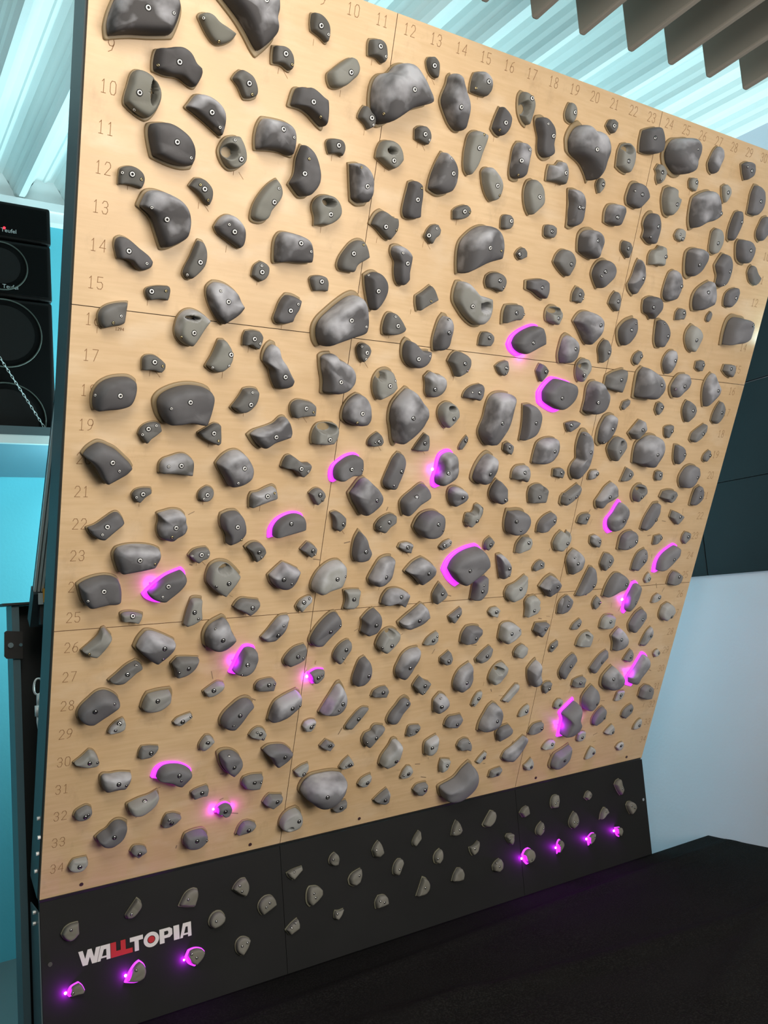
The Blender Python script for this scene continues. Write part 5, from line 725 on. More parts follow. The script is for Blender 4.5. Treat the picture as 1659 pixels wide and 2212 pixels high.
K 0 0|28|332,259|-28,11 0,15 27,31 25,8 10,-19 -12,-31 -22,-15|-7,3||kickboard_foothold|small curved wedge foothold on black kickboard, sixteenth from right
K 0 0|30|432,368|-42,-18 -15,12 13,39 34,31 38,13 21,-14 -14,-35 -35,-28|||kickboard_foothold|long oval foothold on black kickboard, fifteenth from right
K 0 0|28|542,259|-23,13 -12,25 19,21 18,-8 6,-32 -8,-18|-12,2||kickboard_foothold|small notched shield-shaped foothold on black kickboard, thirteenth from right
K 0 0|30|456,157|-28,4 -14,18 17,31 28,8 23,-16 -1,-28 -26,-17|-4,0 -12,16||kickboard_foothold|domed stone foothold on black kickboard, fourteenth from right
K 0 0|28|649,362|-34,-1 -10,18 16,24 22,4 22,-18 -15,-27|||kickboard_foothold|small tooth-shaped foothold on black kickboard, eleventh from right
K 0 0|27|838,373|-21,4 -10,23 7,30 27,27 26,-1 13,-34 -18,-32 -24,-18|9,5 -8,-6||kickboard_foothold|rounded upright foothold on black kickboard, ninth from right
K 0 0|24|1066,359|-29,-7 -9,18 9,23 21,5 14,-13 -7,-25|2,3||kickboard_foothold|small shiny cube foothold on black kickboard, fifth from right
K 0 0|30|1287,364|-30,15 -15,32 11,40 18,8 25,-26 5,-48 -14,-21|0,-9||kickboard_foothold|long twisted foothold on black kickboard, second from right
K 0 0|30|727,263|-23,-4 -12,16 20,36 26,12 18,-13 -9,-29 -21,-19|10,4||kickboard_foothold|pointed drop-shaped foothold on black kickboard, tenth from right
K 0 0|32|949,260|-28,-2 -10,26 13,45 25,22 27,-1 10,-26 -11,-39 -25,-24|-13,-1 4,-7||kickboard_foothold|big teardrop-shaped foothold on black kickboard, seventh from right
K 0 0|28|1161,259|-33,-32 -20,1 5,26 20,22 31,-3 -3,-15|-17,0 0,8||kickboard_foothold|small ridged wedge foothold on black kickboard, fourth from right
K 0 0|30|1358,249|-32,16 -17,31 9,27 28,10 32,-10 15,-27 -9,-38 -25,-9|-12,9 6,-2||kickboard_foothold|half-moon foothold on black kickboard, rightmost
K 1 0|32|644,160|-35,11 -16,30 9,35 29,20 32,-7 19,-31 -11,-39 -26,-20|2,-13||kickboard_foothold|rounded foothold ringed in violet light, on black kickboard, twelfth from right
K 1 0|28|846,165|-13,8 -1,25 8,27 19,14 22,1 0,-23 -18,-38 -16,-13|-9,5||kickboard_foothold|small pointed foothold half ringed in violet light, on black kickboard, eighth from right
K 1 0|24|1060,154|-22,9 10,24 26,21 22,4 8,-17 -21,-32 -23,-9|9,10 -19,5||kickboard_foothold|small knobbly foothold beside a violet light, on black kickboard, sixth from right
K 1 0|28|1251,146|-18,25 16,21 23,-1 5,-27 -8,-19 -18,1|||kickboard_foothold|small round foothold beside a violet light, on black kickboard, third from right
"""
LEDS = [(135, 1997, 1, 0.5), (-179, 1536, 1, 1), (1049, 929, 1, 1.2), (-1198, 1136, 1, 0.6), (-584, 728, 1, 1.1), (-905, 828, 1, 0.6), (-904, 227, 1, 0.7), (-844, 222, 1, 0.8), (1235, 533, 1, 0.5), (826, 308, 1, 0.5), (919, 320, 1, 0.5), (-1421, 157, 0, 1), (-1219, 156, 0, 1), (-1005, 150, 0, 0.7), (625, 153, 0, 1), (830, 156, 0, 1), (1036, 154, 0, 1.1), (1240, 154, 0, 1.1)]
FOOTB = [(-0.0848,0.7602),(-0.0856,0.6992),(-0.0493,0.6402),(-0.0082,0.5748),(0.0456,0.4279),(0.0521,0.3900)]
CAB = [(-1.4911,1.1887),(-1.4951,1.1076),(-1.4877,1.0099)]
TAB = [(-1.5669,1.2973),(-1.5594,1.2883),(-1.5051,1.2830),(-1.5023,1.3814),(-1.5583,1.3876),(-1.5646,1.3831)]
TABB = [(-1.5458,1.3350),(-1.5115,1.3336)]
STRUT = [(-0.5820,2.1541),(-0.0604,1.5029)]

# ------------------------------------------------------------------ the room
def struct(name, mb, m, smooth=False): return tag(mb.build(name, m, smooth=smooth), kind='structure')
X0, X1, Y0, Y1 = -5.2, 1.98, -6.0, 1.9
def roof(y): return 3.90 + .0774 * (y - 1.9)
struct('wall_back', MB().box((X0, Y1, -.32), (X1 + .1, Y1 + .1, 4.3)), M['blue_wall'])
struct('wall_right', MB().box((X1, Y0, -.32), (X1 + .1, Y1, 4.3)), M['white_wall'])
struct('wall_left', MB().box((X0 - .1, Y0, -.32), (X0, Y1 + .1, 4.3)), M['white_wall'])
struct('wall_front', MB().box((X0, Y0 - .1, -.32), (X1, Y0, 4.3)), M['white_wall'])
struct('floor', MB().box((X0, Y0, -.40), (X1, Y1, -.32)), mat('grey_floor', (.12, .16, .16), .8))
# trapezoidal sheet ceiling: ribs run from the back wall towards the viewer
P = .284
prof = [(0.000, .0), (.016, .0), (.030, .022), (.036, .048), (.048, .066), (.056, .096), (.074, .118), (.092, .142),
        (.128, .142), (.136, .134), (.150, .134), (.158, .142), (.192, .142), (.206, .118), (.226, .096), (.234, .066), (.246, .048), (.252, .022), (.270, .0)]
pts = []
k0 = -15
for k in range(k0, 13):
    for x, z in prof: pts.append((-1.162 + k * P + x, z))
pts = [q for q in pts if X0 - .1 < q[0] < X1 + .1]
v = []; f = []
for x, z in pts: v += [(x, Y1, roof(Y1) + z), (x, Y0, roof(Y0) + z)]
for i in range(len(pts) - 1): f.append((2 * i, 2 * i + 1, 2 * i + 3, 2 * i + 2))
for i in range(len(pts) - 1): v += []
n = len(v)
v += [(x, y, z + .004) for x, y, z in v]
f += [(a + n, d + n, c + n, b + n) for a, b, c, d in f[:len(pts) - 1]]
ceil_ = tag(mesh_obj('ceiling', v, f, M['ceil']), kind='structure')
# white closures between the ribs and the white rail under them
mb = MB()
for k in range(k0, 13):
    x = -1.162 + k * P
    if X0 < x and x + P < X1 + .05:
        q = [(x + .016, 0), (x + .030, .03), (x + .092, .142), (x + .192, .142), (x + .256, .03), (x + .270, 0), (x + .284, -.02), (x + .0, -.02)]
        mb.add([(a, Y1 - .035, roof(Y1) + b) for a, b in q] + [(a, Y1 - .001, roof(Y1) + b) for a, b in q],
               [tuple(range(8)), tuple(range(15, 7, -1))] + [(i, 8 + i, 8 + (i + 1) % 8, (i + 1) % 8) for i in range(8)])
struct('trim_1', mb, M['white'])
struct('trim_2', MB().box((X0, Y1 - .06, 3.775), (X1, Y1, 3.885)).box((X0, Y1 - .085, 3.835), (X1, Y1, 3.885)), M['white'])

# crash mat in front of the kickboard: one big soft cover with creases
def mat_z(x, y):
    z = .006 * math.sin(x * 2.1 + y * .7) + .008 * math.sin(y * 1.9 - x * 1.1)
    e = 0.
    for (ax, ay, bx, by, w, h) in [(-1.5, -.30, 1.9, -.16, .035, .010), (-.6, -.55, 1.2, -.9, .05, .010), (.4, -1.2, 1.9, -.6, .05, .008), (-1.0, -1.3, .8, -1.7, .06, .009), (-1.6, -.8, -.2, -.6, .05, .008)]:
        t = max(0, min(1, ((x - ax) * (bx - ax) + (y - ay) * (by - ay)) / ((bx - ax) ** 2 + (by - ay) ** 2)))
        d = math.hypot(x - ax - t * (bx - ax), y - ay - t * (by - ay)); e += h * math.exp(-(d / w) ** 2)
    edge = min(1, max(0, -y / .12))
    return (z + e * 1.9) * edge - .004 - .010 * (1 - edge)
xs = np.concatenate([np.linspace(-5.1, -1.8, 14), np.linspace(-1.7, 1.90, 110), [1.945, 1.97]]); ys = np.concatenate([[-.002, -.02], np.linspace(-.05, -2.6, 80), np.linspace(-2.8, -5.9, 16)])
v = []; f = []
for j, yy in enumerate(ys):
    for i, xx in enumerate(xs):
        v.append((xx, yy, mat_z(xx, yy) - (.02 if xx > 1.96 else 0)))
nx = len(xs); ny = len(ys)
for j in range(ny - 1):
    for i in range(nx - 1): f.append((j * nx + i, (j + 1) * nx + i, (j + 1) * nx + i + 1, j * nx + i + 1))
rim = [i for i in range(nx)] + [j * nx + nx - 1 for j in range(1, ny)] + [(ny - 1) * nx + i for i in range(nx - 2, -1, -1)] + [j * nx for j in range(ny - 2, 0, -1)]
b = len(v); v += [(v[i][0], v[i][1], -.318) for i in rim]
for i in range(len(rim)):
    j = (i + 1) % len(rim); f.append((rim[i], rim[j], b + j, b + i))
f.append(tuple(b + i for i in range(len(rim))))
crash = mesh_obj('crash_mat', v, f, M['cloth'], smooth=True)
tag(crash, 'large black cloth-covered crash mat lying in front of the climbing board', 'mat')

# black square panels on the right wall
rows_ = [(1.400, 'lowest', 'bottom'), (1.895, 'second', ''), (2.395, 'third', ''), (2.895, 'topmost', '')]
for zi, (z, nm, _) in enumerate(rows_):
    for ci, (ya, yb, side) in enumerate([(-1.20, -.191, 'nearer'), (-.187, .82, 'farther, narrower-looking')]):
        mb = MB().box((1.955, ya, z), (1.979, yb, z + .492))
        o = mb.build('wall_panel', M['tile'])
        bm_ = o.modifiers.new('bevel', 'BEVEL'); bm_.width = .003; bm_.segments = 2
        tag(o, f'{nm} black square wall panel of the {side} column on the right wall', 'wall panel', 'black panels on the right wall')

# grey felt baffles hanging from the ceiling
ords = ['leftmost', 'second from left', 'third from left', 'fourth from left', 'fourth from right', 'third from right', 'second from right', 'rightmost']
for i, x in enumerate([-.465, -.277, -.090, .117, .300, .484, .672, .862]):
    y1 = -1.47 - .012 * i
    t = empty('ceiling_baffle', (x, y1, 3.1))
    tag(t, f'{ords[i]} grey felt baffle hanging from the ribbed ceiling, upper right', 'baffle', 'grey baffles under the ceiling')
    zt = roof(-2.4) - 3.1
    mb = MB().prism([(0, 0), (-1.9, 0), (-1.9, zt - .02), (0, zt + .02)], -.012, .012, Matrix(((0, 0, 1, 0), (1, 0, 0, 0), (0, 1, 0, 0), (0, 0, 0, 1))))
    o = mb.build('felt_panel', M['felt'], t)
    bm_ = o.modifiers.new('bevel', 'BEVEL'); bm_.width = .006; bm_.segments = 2
    mb = MB()
    for yy in (-.3, -1.5): mb.tube([(0, yy, zt - .02), (0, yy, zt + .13)], .0015, 6)
    mb.build('hanging_wire', M['steel'], t)

# ------------------------------------------------------------------ climbing board
board = empty('climbing_board', (0, 0, KH), RB)
tag(board, 'big overhanging birch plywood climbing board with numbered rows and columns', 'climbing board')
YT = 2.972
def xl(y): return -1.503 - .016 * y / YT
def xr(y): return 1.486 + .060 * min(1, y / 2.4)
sx = [-.6096, .6096]; sy = [0, .990, 1.982, YT]
g = .0011
for j in range(3):
    for i in range(3):
        ya, yb = sy[j] + (g if j else 0), sy[j + 1] - (g if j < 2 else 0)
        q = [(xl(ya) if i == 0 else sx[i - 1] + g, ya), (xr(ya) if i == 2 else sx[i] - g, ya), (xr(yb) if i == 2 else sx[i] - g, yb), (xl(yb) if i == 0 else sx[i - 1] + g, yb)]
        vv = [(a, b_, -.018) for a, b_ in q] + [(a, b_, 0) for a, b_ in q]
        mesh_obj('plywood_panel', vv, [(0, 3, 2, 1), (4, 5, 6, 7), (0, 1, 5, 4), (1, 2, 6, 5), (2, 3, 7, 6), (3, 0, 4, 7)], [M['ply'], M['ply_edge']], board, fmats=[0, 0, 1, 1, 1, 1])
MB().box((xl(0), .002, -.030), (1.48, YT - .002, -.019)).build('backing_board', M['seam'], board)
# steel frame behind the plywood
def prism_yz(mb, x0, x1, y0, y1, z0, z1): return mb.box((x0, y0, z0), (x1, y1, z1))
mb = MB(); mb.add([(xl(0) - .004, -.004, -.020), (xl(0) + .045, -.004, -.020), (xl(0) + .045, -.004, -.145), (xl(0) - .004, -.004, -.145),
                   (xl(YT) - .004, YT, -.020), (xl(YT) + .045, YT, -.020), (xl(YT) + .045, YT, -.145), (xl(YT) - .004, YT, -.145)],
                  [(0, 1, 2, 3), (7, 6, 5, 4), (0, 4, 5, 1), (1, 5, 6, 2), (2, 6, 7, 3), (3, 7, 4, 0)])
mb.build('side_rail', M['frame'], board)
MB().box((1.40, .0, -.145), (1.47, YT, -.031)).build('side_rail', M['frame'], board)
for y in (.5, 1.48, 2.46): MB().box((xl(0) + .046, y, -.13), (1.399, y + .05, -.031)).build('cross_beam', M['frame'], board)

# stroke digits, as routed into the wood
GL = {'0': [[(.3, 0), (.1, .2), (.1, .8), (.3, 1), (.7, 1), (.9, .8), (.9, .2), (.7, 0), (.3, 0)]],
      '1': [[(.25, .82), (.5, 1), (.5, 0)], [(.2, 0), (.8, 0)]],
      '2': [[(.1, .78), (.3, 1), (.7, 1), (.9, .8), (.9, .62), (.1, .0), (.95, 0)]],
      '3': [[(.1, .8), (.3, 1), (.7, 1), (.9, .8), (.9, .65), (.7, .52), (.4, .52)], [(.7, .52), (.9, .38), (.9, .2), (.7, 0), (.3, 0), (.1, .2)]],
      '4': [[(.8, 0), (.8, 1), (.1, .32), (.98, .32)]],
      '5': [[(.9, 1), (.15, 1), (.12, .55), (.7, .58), (.9, .42), (.9, .18), (.7, 0), (.3, 0), (.1, .15)]],
      '6': [[(.85, 1), (.4, .85), (.1, .4), (.1, .2), (.3, 0), (.7, 0), (.9, .2), (.9, .38), (.7, .55), (.3, .55), (.1, .35)]],
      '7': [[(.1, 1), (.95, 1), (.35, 0)]],
      '8': [[(.5, .53), (.2, .65), (.15, .85), (.35, 1), (.65, 1), (.85, .85), (.8, .65), (.5, .53), (.15, .38), (.1, .18), (.3, 0), (.7, 0), (.9, .18), (.85, .38), (.5, .53)]],
      '9': [[(.15, 0), (.6, .15), (.9, .6), (.9, .8), (.7, 1), (.3, 1), (.1, .8), (.1, .62), (.3, .45), (.7, .45), (.9, .62)]],
      'E': [[(.9, 1), (.1, 1), (.1, 0), (.9, 0)], [(.1, .5), (.7, .5)]]}
def strokes(mb, lines, w, z=.0004):
    for L in lines:
        for a, b_ in zip(L[:-1], L[1:]):
            a = Vector((*a, 0)); b_ = Vector((*b_, 0)); d = (b_ - a).normalized() * w * .5; nrm = Vector((-d.y, d.x, 0))
            a = a - d * .8; b_ = b_ + d * .8
            q = [a - nrm, b_ - nrm, b_ + nrm, a + nrm]
            mb.add([(p_.x, p_.y, z) for p_ in q], [(0, 1, 2, 3)])
def number(s, x, y, dw=.0185, h=.033, adv=.0245, w=.0017, name='grid_number', rot=0):
    mb = MB(); x0 = -((len(s) - 1) * adv + dw) / 2
    for i, ch in enumerate(s):
        strokes(mb, [[(x0 + i * adv + a * dw, (b_ - .5) * h) for a, b_ in L] for L in GL[ch]], w, 0)
    o = mb.build(name, M['mark'], board); o.location = (x, y, .0004); o.rotation_euler[2] = rot
    return o
for r in range(8, 35):
    yy = (35.17 - r) * PITCH
    number(str(r), -1.454, yy)
    if r >= 9: number(str(r), 1.457, yy)
for c in range(3, 32): number(str(c), (c - 17.5) * PITCH, (35.17 - 6.25) * PITCH)
number('1294', -1.378, 1.928, .005, .008, .0065, .0012, 'stamped_number')
number('E', -.567, .781, .007, .012, .0065, .0015, 'stamped_letter')
mb = MB()
for x, y in [(-1.368, .031), (-.740, .033), (-.251, .035), (.732, .033), (1.362, .031)]: mb.cyl((x, y, -.001), (0, 0, 1), .0065, .0035, 16)
mb.build('panel_bolts', mat('dark_bolt', (.05, .025, .03), .5), board)
rs = random.Random(4)
mb = MB()
for _ in range(95):   # rubber scuffs from shoes
    x, y = rs.uniform(-1.3, 1.4), rs.uniform(.05, 1.4); a = rs.uniform(-.5, .5) + (1.57 if rs.random() < .6 else 0); L = rs.uniform(.008, .030)
    strokes(mb, [[(x, y), (x + L * math.cos(a), y + L * math.sin(a))]], rs.uniform(.0012, .0045), .0003)
tag(mb.build('shoe_scuffs', mat('rubber_scuff', (.24, .165, .10), .8), board), kind='stuff')

# ------------------------------------------------------------------ kickboard
kb = empty('kickboard', (0, 0, 0), RK)
tag(kb, 'black kickboard standing upright below the plywood climbing board', 'kickboard')
for a, b_ in ((-1.503, -.611), (-.609, .609), (.611, 1.489)): MB().box((a, -.30, -.018), (b_, KH - .006, 0)).build('panel', M['kick'], kb)
mb = MB(); mb.box((-1.505, -.004, -.016), (1.475, .006, .0035), Matrix.Translation((0, KH, 0)) @ Matrix.Rotation(LEAN, 4, 'X'))
mb.build('hinge_strip', M['black'], kb)
for x, y in ((-1.476, .263), (1.465, .265)):
    MB().cyl((x, y, -.001), (0, 0, 1), .0075, .004, 16).build('screw_head', M['steel'], kb)
# lettering
LW, LH = .400, .0495
def P_(pts_, x0, x1): return [(x0 + (x1 - x0) * a, b_) for a, b_ in pts_]
Wp = [(0, 1), (.20, 1), (.30, .42), (.42, 1), (.60, 1), (.70, .42), (.80, 1), (1, 1), (.82, 0), (.60, 0), (.51, .50), (.40, 0), (.18, 0)]
Ap = [[(0, 0), (.30, 1), (.52, 1), (.52, .72), (.36, .28), (.52, .28), (.52, .16), (.28, .16), (.24, 0)], [(.52, 1), (1, 1), (1, 0), (.70, 0), (.70, .16), (.52, .16), (.52, .28), (.70, .28), (.70, .72), (.52, .72)]]
Tp = [(0, 1), (1, 1), (1, .70), (.66, .70), (.66, 0), (.34, 0), (.34, .70), (0, .70)]
Pp = [[(0, 0), (0, 1), (.36, 1), (.36, 0)], [(.36, 1), (.78, 1), (.98, .86), (.98, .48), (.78, .32), (.36, .32), (.36, .52), (.62, .54), (.68, .62), (.68, .72), (.62, .80), (.36, .80)]]
LLp = [(0, 1), (.26, 1), (.26, .38), (.48, .38), (.48, 1.0), (.72, 1.0), (.72, .32), (1.05, .32), (1.05, 0), (0, 0)]
lt = Matrix.Translation((-1.382, .2265, 0)) @ Matrix(((1, -.12, 0, .012), (0, 1, 0, 0), (0, 0, 1, 0), (0, 0, 0, 1)))
lt = Matrix.Translation((-1.384, .2275, 0))
def letter(nm, polys, m, x0, x1):
    mb = MB()
    for p_ in polys:
        p_ = [(x0 * LW + (x1 - x0) * LW * a, b_ * LH) for a, b_ in p_]
        ar = sum(p_[i][0] * p_[(i + 1) % len(p_)][1] - p_[(i + 1) % len(p_)][0] * p_[i][1] for i in range(len(p_)))
        if ar < 0: p_ = p_[::-1]
        mb.prism(p_, .0003, .0012, lt)
    return mb.build(nm, m, kb)
letter('letter_w', [Wp], M['logo'], .0, .185)
letter('letter_a', Ap, M['logo'], .155, .268)
letter('letters_double_l', [LLp], M['red'], .272, .452)
letter('letter_t', [Tp], M['logo'], .440, .556)
def ring_poly(r0, r1, n=28):
    out = []
    for i in range(n):
        a, b_ = i * 2 * math.pi / n, (i + 1) * 2 * math.pi / n
        out.append([(.5 + r0 * math.cos(a), .5 + r0 * math.sin(a)), (.5 + r1 * math.cos(a), .5 + r1 * math.sin(a)), (.5 + r1 * math.cos(b_), .5 + r1 * math.sin(b_)), (.5 + r0 * math.cos(b_), .5 + r0 * math.sin(b_))])
    return out
letter('letter_o', ring_poly(.27, .52), M['logo'], .563, .697)
letter('letter_o_dot', [[(.5 + .23 * math.cos(i * math.pi / 10), .5 + .23 * math.sin(i * math.pi / 10)) for i in range(20)]], M['red'], .563, .697)
letter('letter_p', Pp, M['logo'], .705, .825)
letter('letter_i', [[(0, 0), (1, 0), (1, 1), (0, 1)]], M['logo'], .835, .888)
letter('letter_a', Ap, M['logo'], .892, 1.0)

# ------------------------------------------------------------------ holds
def fan_mesh(rings_, cap=True):
    """rings: list of (n,3) arrays, last ring collapses to its mean"""
    n = len(rings_[0]); v = [tuple(q) for r_ in rings_[:-1] for q in r_]; f = []
    for k in range(len(rings_) - 2):
        for i in range(n):
            j = (i + 1) % n; f.append((k * n + i, k * n + j, (k + 1) * n + j, (k + 1) * n + i))
    v.append(tuple(rings_[-1].mean(0))); t = len(v) - 1; k = len(rings_) - 2
    for i in range(n): f.append((k * n + i, k * n + (i + 1) % n, t))
    if cap: f.append(tuple(range(n))[::-1])
    return v, f
def bolt_mesh(name, r, metal, wide_shade=False):
    v = []; f = []; fm = []; N = 18
    prof_ = [(r * 1.25, .0002, 0), (r * 1.2, .0008, 0), (r * .8, .0008, 0), (r * .66, .0012, 1), (r * .6, .0018, 1), (r * .40, .0018, 1), (r * .34, .0010, 0), (0, .0009, 0)] if wide_shade else [(r * 1.35, .0002, 0), (r * 1.3, .0010, 0), (r * 1.02, .0010, 0), (r, .0016, 1), (r * .82, .0026, 1), (r * .56, .0026, 1), (r * .50, .0012, 0), (0, .0011, 0)]
    for (a, z, _) in prof_[:-1]: v += [(a * math.cos(i * 2 * math.pi / N), a * math.sin(i * 2 * math.pi / N), z) for i in range(N)]
    v.append((0, 0, prof_[-1][1]))
    for k in range(len(prof_) - 2):
        for i in range(N):
            f.append((k * N + i, k * N + (i + 1) % N, (k + 1) * N + (i + 1) % N, (k + 1) * N + i)); fm.append(1 if 2 <= k <= 5 and k != 5 else 0)
    k = len(prof_) - 2
    for i in range(N): f.append((k * N + i, k * N + (i + 1) % N, len(v) - 1)); fm.append(0)
    me = bpy.data.meshes.new(name); me.from_pydata(v, [], f); me.materials.append(M['recess_shade']); me.materials.append(metal)
    me.polygons.foreach_set('material_index', fm); me.polygons.foreach_set('use_smooth', [True] * len(f)); return me
BOLT = bolt_mesh('bolt', .0066, M['washer']); SCREW = bolt_mesh('screw', .0038, M['washer']); SCREW_Y = bolt_mesh('screw', .0036, M['brass'])
BOLT_S = bolt_mesh('bolt', .0066, M['steel'], True); SCREW_S = bolt_mesh('screw', .0040, M['steel'], True)
LITS = []
TICKS = []; rs = random.Random(11)
def tick(a, b_):
    if len(TICKS) < 100:
        mb = MB(); strokes(mb, [[(0, 0), (b_[0] - a[0], b_[1] - a[1])]], .0012, 0)
        o = mb.build('alignment_mark', M['mark'], board); o.location = (a[0], a[1], .0004); TICKS.append(o)
CATS = {'climbing_hold': 'climbing hold', 'pocket_hold': 'pocket hold', 'foothold': 'foothold', 'kickboard_foothold': 'foothold'}
GRP = {'climbing_hold': 'grey climbing holds bolted on the plywood board', 'pocket_hold': 'grey pocket holds on the plywood board',
       'foothold': 'pale footholds on the plywood board', 'kickboard_foothold': 'pale footholds on the black kickboard'}
def pts_(s): return [tuple(float(a) for a in q.split(',')) for q in s.split()]
for hi, line in enumerate(HOLDS.strip().split('\n')):
    fl, h, c, poly, bolts, pk, name, label = line.split('|')
    kind, lit, chalk = fl.split(' '); lit = lit == '1'; chalk = chalk == '1'; kick = kind == 'K'
    h = float(h); cx, cy = pts_(c)[0]; B = np.array(pts_(poly))
    if np.sum(B[:, 0] * np.roll(B[:, 1], -1) - B[:, 1] * np.roll(B[:, 0], -1)) < 0: B = B[::-1]
    ext = max(np.ptp(B[:, 0]), np.ptp(B[:, 1]))
    n = 80 if ext > 130 else (60 if ext > 60 else 44)
    pocket = tuple(float(a) for a in pk.split(',')) if pk else None
    if pocket: n = 96
    dome = .75 if chalk and kind != 'G' else .3
    rings, S, R = hold_rings(B, h, 1000 + hi, dome, n, pocket, inset=.88 if lit else None)
    root = empty(name, tuple((MK_ if kick else MB_) @ Vector((cx / 1000, cy / 1000, .0002))), RK if kick else RB)
    tag(root, label, CATS[name], GRP[name])
    v, f = fan_mesh([r_ / 1000 for r_ in rings])
    bvh = BVHTree.FromPolygons([Vector(q) for q in v], f)
    if pocket:      # the finger hole is open down to the base plate
        def in_hole(q):
            a = sum((Vector(v[i]) for i in q), Vector()) / len(q) * 1000
            return len(q) < 9 and ((a.x - pocket[0]) / pocket[2]) ** 2 + ((a.y - pocket[1]) / pocket[3]) ** 2 < .62
        f = [q for q in f[:-1] if not in_hole(q)]
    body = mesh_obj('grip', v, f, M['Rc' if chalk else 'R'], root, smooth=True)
    t = 0. if kick else min(1, max(0, .62 * (cx + 1500) / 3000 + .55 * (1 - cy / 2900)))     # holds lower down and to the right are paler and bluer
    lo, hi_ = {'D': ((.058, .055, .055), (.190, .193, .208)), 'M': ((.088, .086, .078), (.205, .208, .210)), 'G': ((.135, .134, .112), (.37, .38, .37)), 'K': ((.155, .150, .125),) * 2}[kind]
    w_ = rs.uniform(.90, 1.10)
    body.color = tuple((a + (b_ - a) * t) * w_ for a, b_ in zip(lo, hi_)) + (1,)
    # base flange
    cc = S.mean(0); hf = min(9., max(6.5, h * .18))
    fr = []
    for s_, z in ((1, 0), (1.0, hf * .55), (.985, hf * .9), (.955, hf), (.90, hf)):
        o_ = cc + (S - cc) * s_; fr.append(np.column_stack([o_, np.full(n, z)]) / 1000)
    fr.append(np.array([[cc[0], cc[1], hf - .6]]) / 1000)
    v2, f2 = fan_mesh(fr)
    if lit: LITS.append((S + np.array([cx, cy]), kick))
    mesh_obj('base_plate', v2, f2, M['glow'] if lit else (M['kbase'] if kick else M['base']), root, smooth=True)
    for bi, (bx, by) in enumerate(pts_(bolts) if bolts else []):
        hit, nrm, _, _ = bvh.ray_cast(Vector((bx / 1000, by / 1000, .4)), Vector((0, 0, -1)))
        if hit is None: continue
        nrm = (nrm + Vector((0, 0, .8))).normalized()
        small = bi > 0 or kick or ext < 35
        me = ((SCREW_Y if rs.random() < .35 and not kick else SCREW) if small else BOLT) if t < .42 and not kick else (SCREW_S if small else BOLT_S)
        o = bpy.data.objects.new('screw' if small else 'bolt', me); link(o, root)
        o.location = hit + nrm * .0002; o.rotation_euler = nrm.to_track_quat('Z', 'Y').to_euler()
    if not kick and ext < 110 and rs.random() < (.9 if cx < -100 else .2):
        bx = cx + (pts_(bolts)[0][0] if bolts else 0); yb = cy + B[:, 1].min()
        tick((bx / 1000, (yb + 6) / 1000), (bx / 1000, (yb - rs.uniform(7, 15)) / 1000))
        if rs.random() < .2: tick((bx / 1000 + .016, (yb + 3) / 1000), (bx / 1000 + .032, yb / 1000 - .014))

# LEDs set in the board next to the lit holds
def inside(p, Q):
    c = False
    for (x1, y1), (x2, y2) in zip(Q, np.roll(Q, -1, 0)):
        if (y1 > p[1]) != (y2 > p[1]) and p[0] < (x2 - x1) * (p[1] - y1) / (y2 - y1) + x1: c = not c
    return c
for x, y, onb, big in LEDS:
    for _ in range(20):
        if any(k_ != bool(onb) and inside((x + 2.5, y), Q_) for Q_, k_ in LITS): x -= 3
    par_ = board if onb else kb
    rr = [(.0050 * big, 0), (.0050 * big, .0014), (.0040 * big, .0030), (.0020 * big, .0042)]; N = 14; v = []; f = []
    for a, z in rr: v += [(a * math.cos(i * 2 * math.pi / N), a * math.sin(i * 2 * math.pi / N), z) for i in range(N)]
    for k in range(3):
        for i in range(N): f.append((k * N + i, k * N + (i + 1) % N, (k + 1) * N + (i + 1) % N, (k + 1) * N + i))
    f.append(tuple(3 * N + i for i in range(N)))
    o = mesh_obj('led', v, f, M['led' if big > .6 else 'glow'], par_, smooth=True); o.location = (x / 1000, y / 1000, .0003)
    l = bpy.data.lights.new('led_light', 'POINT'); l.energy = .14 if onb else .40; l.color = (.62, .0, 1.); l.shadow_soft_size = .004
    lo = bpy.data.objects.new('led_light', l); link(lo, par_); lo.location = (x / 1000, y / 1000, .012)

# ------------------------------------------------------------------ support frame left of the board
fr = empty('support_frame', (-1.56, .05, -.3))
tag(fr, 'dark steel post with bracket and strut supporting the left side of the climbing board', 'frame')
def fpart(mb, nm, m, smooth=False):
    o = mb.build(nm, m, None, smooth); o.parent = fr; o.location = (1.56, -.05, .3); return o
fpart(MB().box((-1.537, .17, -.3), (-1.512, .19, 1.478)).box((-1.537, .19, -.3), (-1.531, .29, 1.478)), 'post_flange', M['frame_lt'])
fpart(MB().box((-1.531, .27, -.3), (-1.40, .29, 1.478)).box((-1.41, .17, -.3), (-1.40, .27, 1.478)), 'post_web', M['black'])
fpart(MB().box((-1.570, .15, 1.479), (-1.41, .30, 1.487)), 'top_plate', M['black'])
mb = MB().prism(TAB, 0, .008, Matrix(((1, 0, 0, 0), (0, 0, 1, .160), (0, 1, 0, 0), (0, 0, 0, 1))))
fpart(mb, 'bracket', mat('brown_black_steel', (.020, .016, .014), .4))
fpart(MB().cyl((TABB[0][0], .160, TABB[0][1]), (0, -1, 0), .0095, .007, 20), 'bracket_bolt', M['steel'])
fpart(MB().cyl((TABB[1][0], .160, TABB[1][1]), (0, -1, 0), .006, .005, 16), 'bracket_bolt', M['frame_lt'])
p0, p1 = Vector((-1.482, *STRUT[0])), Vector((-1.482, *STRUT[1]))
dr = (p0 - p1).normalized()
mb = MB()
for dx in (-.018, -.006, .006, .018):
    mb.bar(p1 + Vector((dx, 0, 0)), p0 + Vector((dx, 0, 0)), .020, .008, up=(1, 0, 0))
fpart(mb, 'strut', M['alu'])
